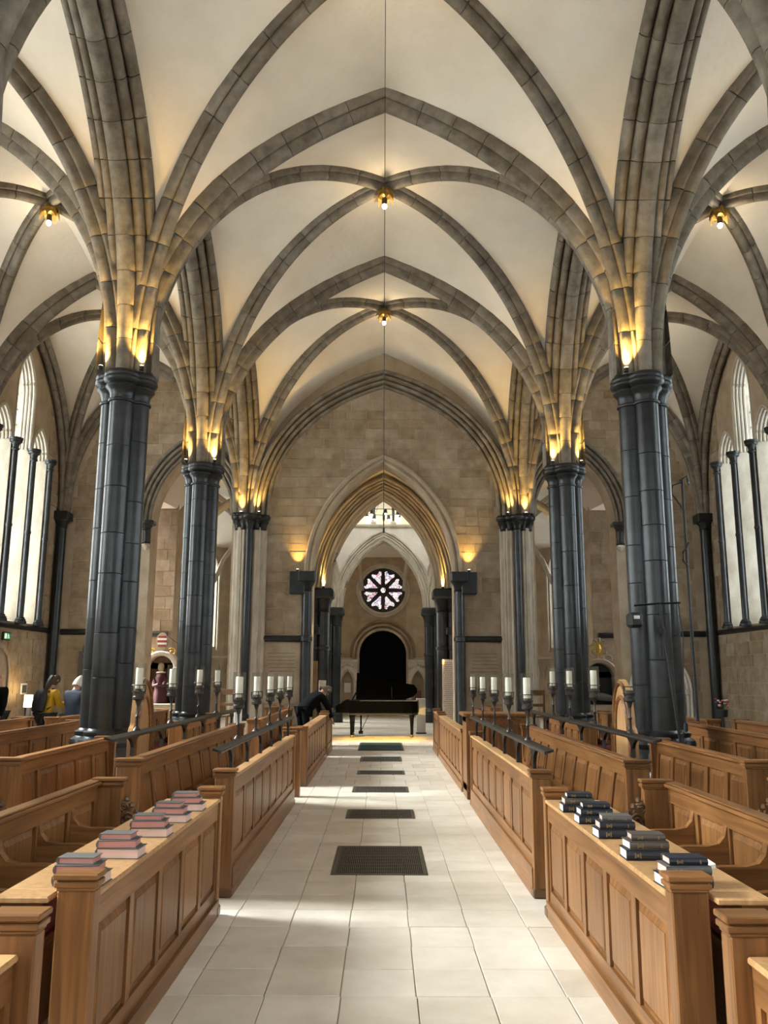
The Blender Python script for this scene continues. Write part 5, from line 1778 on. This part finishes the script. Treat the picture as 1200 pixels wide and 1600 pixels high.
# ------------------------------------------------------------------ hanging things
t = thing('ring_chandelier', 'black ring chandelier with small shaded lamps hanging in the round nave', 'chandelier', (0, YC, 7.0))
def chandelier():
    R, z = .56, .05
    ring = [(R * math.cos(2 * PI * j / 40), R * math.sin(2 * PI * j / 40), z) for j in range(40)]
    MB().tube(ring, .012, 6, True).obj('ring', 'iron', t, True)
    for k in range(7):
        a = 2 * PI * k / 7 + .35
        c, s_ = math.cos(a) * R, math.sin(a) * R
        MB().lathe(c, s_, [(.012, z), (.05, z - .02), (.058, z - .15), (.05, z - .155)], 12).obj('lamp_shade', 'matt_black', t, True)
        MB().lathe(c, s_, [(.01, z - .205), (.035, z - .195), (.045, z - .17), (.045, z - .15)], 12).obj('bulb', 'bulb_white', t, True)
    for k in range(3):
        a = 2 * PI * k / 3
        MB().tube([(R * math.cos(a), R * math.sin(a), z), (0, 0, z + .75)], .007, 5).obj('suspension_rod', 'iron', t, True)
    MB().tube([(0, 0, z + .75), (0, 0, 6.1)], .01, 6).obj('cable', 'iron', t, True)
    lamp('chandelier_light', 'POINT', (0, YC, 6.72), 40.0, (1, .9, .7), t, .3)
chandelier()
t = thing('hanging_microphone', 'slim microphone hanging on a long black cable over the central aisle', 'microphone', (0, 8.40, 3.05))
MB().tube([(0, 0, .20), (0, 0, 6.55)], .004, 6).obj('cable', 'matt_black', t, True)
MB().lathe(0, 0, [(.006, .0), (.011, .01), (.011, .05), (.006, .06), (.006, .12), (.012, .14), (.012, .19), (.005, .21)], 10).obj('capsule', 'matt_black', t, True)

# ------------------------------------------------------------------ things on and beside the right columns
cx, cy = X, COLY[3]
t = thing('video_camera', 'black camera box on a bracket on the nearest right column', 'camera', (3.04, 10.36, 2.2))
MB().box(-.08, .08, -.10, .10, .03, .21, .03).obj('housing', 'matt_black', t)
MB().lathe(0, 0, [(.05, 0), (.052, .02), (.04, .03)], 14).obj('lens', 'black', t, True).matrix_world = Matrix.Translation((3.04, 10.26, 2.29)) @ Matrix.Rotation(PI / 2, 4, 'X')
MB().box(-.035, .035, -.108, -.099, .13, .17).obj('badge', 'white', t)
MB().tube([(.02, .05, .30), (.30, -.02, .32), (.56, -.02, .33)], .012, 6).obj('arm', 'iron', t, True)
MB().lathe(.32, -.02, [(.03, -.06), (.05, -.03), (.05, .02), (.02, .05), (.015, .32)], 10).obj('pan_head', 'matt_black', t, True)
t = thing('cable', 'thin black cable hanging down the nearest right column', 'cable', (3.55, 10.5, .9))
MB().tube([(.08, .0, 1.66), (.10, -.05, 1.2), (.06, -.07, .7), (.07, -.06, .35), (.02, -.06, .02), (.0, -.05, -.3)], .008, 6).obj('wire', 'matt_black', t, True)
MB().lathe(.06, -.07, [(.005, .10), (.025, .12), (.025, .2), (.005, .22)], 8).obj('connector', 'matt_black', t, True)
t = thing('lighting_stand', 'tall thin black stand with hooks in front of the right end wall', 'stand', (4.62, 12.85, 0))
MB().lathe(0, 0, [(.2, 0), (.2, .02), (.03, .03), (.026, 2.4), (.02, 2.42), (.02, 4.62), (.005, 4.65)], 10).obj('pole', 'matt_black', t, True)
hk = MB()
hk.tube([(-.02, -.03, 4.60), (-.16, -.03, 4.55), (-.18, -.03, 4.42), (-.1, -.03, 4.3), (-.02, -.03, 4.18)], .012, 6)
hk.tube([(-.05, -.03, 4.62), (.07, -.03, 4.70), (.09, -.03, 4.56)], .018, 6)
hk.obj('top_hook', 'matt_black', t, True)
MB().tube([(0, -.03, 3.30), (-.07, -.03, 3.38), (-.06, -.03, 3.52), (0, -.03, 3.58), (.03, -.03, 3.66)], .014, 6).obj('clamp', 'matt_black', t, True)
t = thing('lighting_stand', 'short black stand leaning on the nearest right column', 'stand', (3.50, 10.22, 0))
MB().tube([(0.02, -.02, .2), (-.16, .0, 2.2)], .018, 8).obj('pole', 'matt_black', t, True)
MB().lathe(.03, -.02, [(.16, 0), (.16, .02), (.03, .04), (.02, .22)], 10).obj('foot', 'matt_black', t, True)

# ------------------------------------------------------------------ wall monuments, tablets, boards
M['shield_red'] = plain('painted_red', (0.26, 0.05, 0.035), 0.6)
M['robe'] = plain('crimson_robe', (0.055, 0.006, 0.012), 0.7)
M['alabaster'] = plain('veined_alabaster', (0.34, 0.28, 0.20), 0.5)
M['slate'] = plain('grey_slate_tablet', (0.085, 0.085, 0.085), 0.6)
M['brown_panel'] = mottled('old_brown_panel', (0.14, 0.085, 0.035), (0.24, 0.155, 0.065), (8, 8, 3), 0.6, 0.05)
M['banner'] = plain('pale_pink_banner', (0.66, 0.55, 0.47), 0.8)
M['ink'] = plain('faded_ink', (0.16, 0.12, 0.09), 0.8)
def text_lines(parent, x0, x1, y, z1, n, dz, rg, mat='ink', h=.012):
    mb = MB()
    for i in range(n):
        x = x0 + rg.uniform(0, (x1 - x0) * .12)
        e = x1 - rg.uniform(0, (x1 - x0) * .12)
        while x < e:
            w = rg.uniform(.015, .05)
            mb.box(x, min(e, x + w), y - .002, y + .001, z1 - i * dz - h, z1 - i * dz)
            x += w + .012
    return tag(mb.obj('inscription', mat, parent), kind='stuff')
YB = 22.08
for s in (-1, 1):
    rg = random.Random(50 + s)
    t = thing('inscribed_panel', 'stone panel with faint inscription on the end wall, %s of the central arch' % SIDE[s], 'inscription', (s * 2.42, YW - .03, 1.0), 'inscribed panels of the end wall')
    MB().box(-.44, .44, 0, .02, 0, 1.42, .004).obj('slab', 'wall', t)
    text_lines(t, -.36, .36, -.001, 1.18, 6, .085, rg, h=.018)

def monument(s):
    fr = lambda u, z, d: (u, d, z)
    if s < 0:
        t = thing('wall_monument', 'arched monument with kneeling red-robed effigy and striped shield, left side', 'monument', (-5.60, 21.80, 0))
        w, sp = .33, 1.80
    else:
        t = thing('wall_monument', 'arched monument with carved crest and dark niche, right side', 'monument', (5.46, 21.80, 0))
        w, sp = .36, 1.62
    n = 14
    arc = [(-w * math.cos(PI * j / n), sp + w * math.sin(PI * j / n)) for j in range(n + 1)]
    bk = MB().box(-w - .16, w + .16, .26, .33, .9, sp + .15)
    bk.obj('back_plate', 'oak_dark' if s < 0 else 'matt_black', t)
    MB().prism([(-w, sp)] + arc[1:-1] + [(w, sp)], fr, .26, .33).obj('lunette', 'oak_dark' if s < 0 else 'matt_black', t)
    mb = MB(); arch_moulding(mb, fr, [(-w, .95)] + arc + [(w, .95)], [(0, -.26), (0, .02), (.03, .05), (.09, .05), (.12, .02), (.12, -.30)])
    mb.obj('arch_frame', 'alabaster' if s > 0 else 'dress', t, True)
    for q in (-1, 1):
        MB().box(q * (w + .02), q * (w + .16), -.05, .30, .95, sp - .02, .012).obj('pilaster', 'alabaster', t)
        MB().box(q * (w - .01), q * (w + .19), -.08, .30, sp - .05, sp + .04, .012).obj('impost', 'dress', t)
    MB().box(-w - .24, w + .24, -.16, .33, .82, .95, .02).obj('shelf', 'alabaster', t)
    MB().box(-w - .16, w + .16, -.06, .33, 0, .82, .02).obj('pedestal', 'wall', t)
    # cresting with cartouche
    zc = sp + w + .36
    ov = [(.15 * math.cos(2 * PI * j / 20), zc + .22 * math.sin(2 * PI * j / 20)) for j in range(20)]
    MB().prism(ov[::-1], fr, .03, .10).obj('cartouche', 'gold' if s > 0 else 'dress', t)
    if s < 0:
        for i in range(5):
            z0 = zc - .14 + i * .056
            ww = .12 * math.sqrt(max(.05, 1 - ((z0 + .028 - zc) / .2) ** 2))
            MB().box(-ww, ww, .02, .032, z0, z0 + .05).obj('shield_stripe', 'shield_red' if i % 2 == 0 else 'white', t)
    else:
        for j in range(10):
            a = 2 * PI * j / 10
            MB().tube([(.12 * math.cos(a), .02, zc + .18 * math.sin(a)), (.20 * math.cos(a + .2), .0, zc + .27 * math.sin(a + .2)), (.21 * math.cos(a + .45), .02, zc + .25 * math.sin(a + .45))], [.03, .03, .015], 6).obj('carved_leaf', 'alabaster', t, True)
        MB().tube([(0, .0, zc - .1), (0, -.02, zc), (0, 0, zc + .1)], [.04, .07, .04], 8).obj('crest', 'gold', t, True)
    for q in (-1, 1):
        sp_ = scroll_points(1.4, .015, .10, 24)
        MB().tube([(q * (.26 + a), .05, sp + w * .9 + .13 + b) for a, b in sp_], .025, 6).obj('volute', 'gold' if s < 0 else 'alabaster', t, True)
    MB().tube([(0.12 * s * -1, .02, zc + .15), (-s * .55, .30, zc - .20)], .006, 5).obj('stay_rod', 'iron', t, True)
    if s < 0:
        # kneeling effigy: robe, hands, head
        MB().lathe(0, .08, [(.20, .95), (.21, 1.05), (.17, 1.25), (.15, 1.45), (.165, 1.58), (.13, 1.68), (.06, 1.73)], 16).obj('robe', 'robe', t, True)
        MB().lathe(0, .06, [(.055, 1.70), (.05, 1.74), (.075, 1.80), (.08, 1.86), (.06, 1.93), (.01, 1.95)], 14).obj('effigy_head', 'alabaster', t, True)
        MB().lathe(0, .06, [(.06, 1.69), (.12, 1.70), (.12, 1.725), (.05, 1.74)], 16).obj('ruff', 'dress', t, True)
        MB().tube([(-.14, .02, 1.55), (-.12, -.10, 1.38), (0, -.17, 1.42), (.12, -.10, 1.38), (.14, .02, 1.55)], [.05, .045, .04, .045, .05], 8).obj('folded_arms', 'robe', t, True)
        for a, b in ((.25, 1.95), (.30, 1.72), (.2, 2.08)):
            MB().lathe(a, .25, [(.01, b), (.05, b + .02), (.05, b + .06), (.01, b + .08)], 10).obj('rosette', 'gold', t, True)
    else:
        MB().tube([(-.40, .05, 1.10), (-.26, .02, 1.13), (-.05, 0, 1.16), (.2, 0, 1.12), (.42, .05, 1.06)], [.06, .085, .11, .09, .05], 10).obj('recumbent_effigy', 'slate', t, True)
        MB().lathe(-.42, .04, [(.02, 1.13), (.07, 1.16), (.075, 1.22), (.02, 1.27)], 10).obj('effigy_head', 'alabaster', t, True)
monument(-1); monument(1)
# obelisk and carved chest to the right of the right monument
t = thing('wall_monument', 'low stone tomb with an obelisk pinnacle behind the right arched stall', 'monument', (6.58, 21.76, 0))
MB().box(-.28, .20, -.1, .3, 0, 1.35, .02).obj('chest', 'alabaster', t)
for j in range(3):
    MB().lathe(-.18 + j * .15, -.1, [(.01, .85), (.06, .87), (.06, .95), (.01, .97)], 10).obj('carved_boss', 'slate', t, True)
MB().lathe(0, .05, [(.22, 1.35), (.22, 1.42), (.16, 1.46), (.17, 1.54), (.11, 1.6), (.11, 1.68), (.05, 1.70), (.03, 2.25), (.005, 2.32)], 12).obj('obelisk', 'alabaster', t, True)
t = thing('wall_tablet', 'dark grey round-headed wall tablet with inscription behind the nearest left column', 'tablet', (-6.86, YW - .03, 1.15))
fr = lambda u, z, d: (u, d, z)
o_ = [(-.40, 0), (.40, 0), (.40, 1.05), (.33, 1.05)] + [(.33 * math.cos(PI * j / 12), 1.05 + .33 * math.sin(PI * j / 12)) for j in range(13)] + [(-.40, 1.05)]
MB().prism(o_, fr, -.045, 0).obj('slab', 'slate', t)
text_lines(t, -.32, .32, -.047, 1.0, 13, .066, random.Random(4), 'dress')
t = thing('arched_recess', 'pale moulded stone recess with old carving on the right end wall', 'recess', (6.60, YW - .05, 0))
mb = MB(); arch_moulding(mb, fr, arch_path(0, .50, 1.35, 2.0, 10, 0), half_rolls(0, .24, .03, 3, .06)); mb.obj('moulded_arch', 'pale', t, True)
MB().prism([(-.5, 0)] + arch_path(0, .5, 1.35, 2.0, 10) + [(.5, 0)], fr, -.0, .03).obj('painted_back', 'mossy', t)
for q in (-.62, .62):
    MB().lathe(q, -.05, [(.01, 1.2), (.06, 1.24), (.07, 1.32), (.04, 1.36)], 10).obj('head_stop', 'pale', t, True)
MB().tube([(-.35, -.04, .95), (-.05, -.05, 1.25), (.25, -.04, 1.45)], [.06, .08, .05], 8).obj('carved_figure', 'slate', t, True)
# boards in the central arch
t = thing('display_banner', 'tall pale banner printed with fine text at the right of the central arch', 'banner', (1.70, 21.55, 0))
MB().box(-.22, .22, -.01, .01, .45, 2.05, .003).obj('sheet', 'banner', t)
MB().box(-.24, .24, -.05, .05, 0, .03, .005).box(-.02, .02, -.02, .02, .03, .46).obj('stand', 'iron', t)
text_lines(t, -.19, .19, -.0115, 1.98, 30, .05, random.Random(6), h=.012)
t = thing('old_panel', 'tall brown painted panel on the pier left of the central arch', 'panel', (-1.76, 21.5, .5))
MB().box(-.14, .14, 0, .04, .1, 1.50, .006).obj('board', 'brown_panel', t)
MB().box(-.16, .16, .0, .06, 0, .1, .006).obj('foot', 'oak_dark', t)
t = thing('notice_board', 'small white notice beside the brown panel', 'notice', (-1.50, 21.55, 1.05))
MB().box(-.09, .09, 0, .02, .10, .48, .003).obj('sheet', 'paper', t)
text_lines(t, -.075, .075, -.002, .45, 7, .05, random.Random(9))
MB().tube([(0, .03, -1.05), (0, .03, .3)], .012, 6).obj('post', 'iron', t, True)
t = thing('white_plinth', 'white display plinth behind the right end of the piano', 'plinth', (1.12, 25.6, 0))
MB().box(-.13, .13, -.13, .13, .02, 1.0, .006).obj('body', 'white', t)
MB().box(-.15, .15, -.15, .15, 0, .03, .004).obj('foot', 'matt_black', t)
t = thing('pier_niche_arch', 'low arched stone doorway in the left wall at the picture edge', 'doorway', (-W + .02, 17.75, 0))
mb = MB(); fl = lambda u, z, d: (.01 + d * -1 * -1 - .02, u, z)
mb.prism([(-.62, 0), (.62, 0), (.62, 1.7), (.5, 2.02), (.25, 2.18), (0, 2.22), (-.25, 2.18), (-.5, 2.02), (-.62, 1.7)], lambda a, b, d: (d, a, b), -.01, .012)
mb.obj('recess', 'door_shadow', t)  # flat panel, its depth only suggested by the darker stone colour
mb = MB(); arch_moulding(mb, lambda u, z, d: (-d, u, z), [(-.62, 0), (-.62, 1.7), (-.5, 2.02), (-.25, 2.18), (0, 2.22), (.25, 2.18), (.5, 2.02), (.62, 1.7), (.62, 0)], [(0, -.02), (0, .05), (.10, .05), (.13, 0)])
mb.obj('stone_frame', 'wall', t, True)
t = thing('exit_sign', 'small green exit sign on the left wall above the doorway', 'exit sign', (-W + .05, 18.15, 2.36))
MB().box(-.02, .02, -.17, .17, 0, .17, .006).obj('case', 'matt_black', t)
MB().box(.018, .024, -.15, .15, .02, .15).obj('face', 'exit_green', t)
sg = MB().box(.024, .027, -.13, -.04, .035, .135)
sg.tube([(.026, .03, .125), (.026, .028, .118)], .014, 7)
sg.tube([(.026, .035, .105), (.026, .05, .07), (.026, .08, .05)], .009, 6).tube([(.026, .05, .07), (.026, .03, .04)], .009, 6).tube([(.026, .035, .105), (.026, .01, .085)], .007, 6).tube([(.026, .04, .10), (.026, .075, .09)], .007, 6)
sg.obj('pictogram', 'exit_white', t, True)
# lamp table in the left aisle
t = thing('side_table', 'small table with papers by the left wall behind the pews', 'table', (-7.55, 18.6, 0))
MB().box(-.25, .25, -.25, .25, .72, .76, .008).obj('table_top', 'oak_dark', t)
for a in (-.2, .2):
    for b in (-.2, .2):
        MB().box(a - .02, a + .02, b - .02, b + .02, 0, .72, .004).obj('leg', 'oak_dark', t)
t = thing('leaflet_rack', 'small rack of leaflets on the table by the left wall', 'rack', (-7.42, 18.52, .76))
MB().box(-.16, .16, -.03, .10, 0, .03, .004).box(-.16, -.15, -.03, .10, 0, .2).box(.15, .16, -.03, .10, 0, .2).obj('frame', 'matt_black', t)
for j in range(3):
    MB().box(-.14 + j * .10, -.06 + j * .10, 0, .012, .03, .19).obj('leaflet', 'white', t)
t = thing('table_lamp', 'glowing table lamp with white shade by the left wall', 'lamp', (-7.62, 18.75, .76))
MB().lathe(0, 0, [(.07, 0), (.07, .015), (.015, .03), (.012, .20)], 14).obj('base', 'brass', t, True)
MB().lathe(0, 0, [(.095, .20), (.088, .46)], 20, cap=False).obj('lamp_shade', 'shade_glow', t, True)
lamp('table_lamp_light', 'POINT', (-7.62, 18.75, 1.25), 14.0, (1, .72, .32), t, .05)
t = thing('framed_notice', 'small framed notice on the left wall beside the table lamp', 'notice', (-W + .03, 19.3, 1.22))
MB().box(-.015, .015, -.15, .15, 0, .24, .006).obj('frame', 'white', t)
MB().box(.014, .018, -.12, .12, .03, .20).obj('print', 'slate', t)

# ------------------------------------------------------------------ furniture near the second columns
def small_chair(loc, rz, label):
    t = thing('wooden_chair', label, 'chair', loc, 'dark wooden chairs by the far piers', rz)
    MB().box(-.20, .20, -.20, .20, .42, .45, .008).obj('seat', 'oak_dark', t)
    for a in (-.18, .18):
        MB().box(a - .018, a + .018, -.20, -.164, 0, .42).obj('leg', 'oak_dark', t)
        MB().box(a - .018, a + .018, .164, .20, 0, .95).obj('leg', 'oak_dark', t)
    MB().box(-.18, .18, .17, .19, .84, .95, .006).obj('top_rail', 'oak_dark', t)
    MB().box(-.18, .18, .17, .19, .62, .68, .006).obj('back_rail', 'oak_dark', t)
small_chair((3.15, 17.6, .42), .2, 'dark wooden chair standing beside the second right column')
small_chair((-3.2, 17.55, .42), -.3, 'dark wooden chair standing beside the second left column')
for s in (-1, 1):
    t = thing('low_dais', 'low oak platform under the chair, %s side' % SIDE[s], 'platform', (s * 3.05, 17.5, 0), 'low platforms')
    MB().box(-.45, .45, -.7, .5, 0, .40, .01).obj('body', 'oak', t)
    MB().box(-.47, .47, -.72, .52, .40, .42, .006).obj('top', 'oak_rail', t)
t = thing('paper_stack', 'white boxes and sheets on the platform by the second left column', 'papers', (-2.75, 16.85, .42))
MB().box(-.10, .02, -.08, .10, 0, .62, .008).obj('carton', 'white', t)
MB().box(.04, .14, -.05, .10, 0, .36, .006).obj('box', 'paper', t)
t = thing('stone_bench', 'pale stone bench at the foot of the right end wall', 'bench', (6.9, 19.9, 0))
MB().box(-.7, .5, -.2, .2, .36, .44, .01).obj('slab', 'pale', t)
for q in (-.5, .3): MB().box(q - .08, q + .08, -.15, .15, 0, .36, .01).obj('support', 'pale', t)
t = thing('flower_pot', 'small pot of pink and white flowers on a stand by the right corner shaft', 'flowers', (7.35, 18.9, 0))
MB().lathe(0, 0, [(.14, 0), (.14, .02), (.02, .04), (.02, .78), (.1, .80), (.12, .95), (.10, .95)], 14).obj('stand', 'matt_black', t, True)
rg = random.Random(2)
for j in range(16):
    a, r = rg.uniform(0, 2 * PI), rg.uniform(.02, .14)
    z = 1.02 + rg.uniform(0, .16)
    MB().tube([(0, 0, .93), (r * .6 * math.cos(a), r * .6 * math.sin(a), z - .06), (r * math.cos(a), r * math.sin(a), z)], .004, 5).obj('stem', 'leaf_green', t, True)
    MB().lathe(r * math.cos(a), r * math.sin(a), [(.004, z - .01), (.028, z + .005), (.03, z + .02), (.004, z + .028)], 8).obj('flower', ['petal_pink', 'white', 'petal_red'][j % 3], t, True)
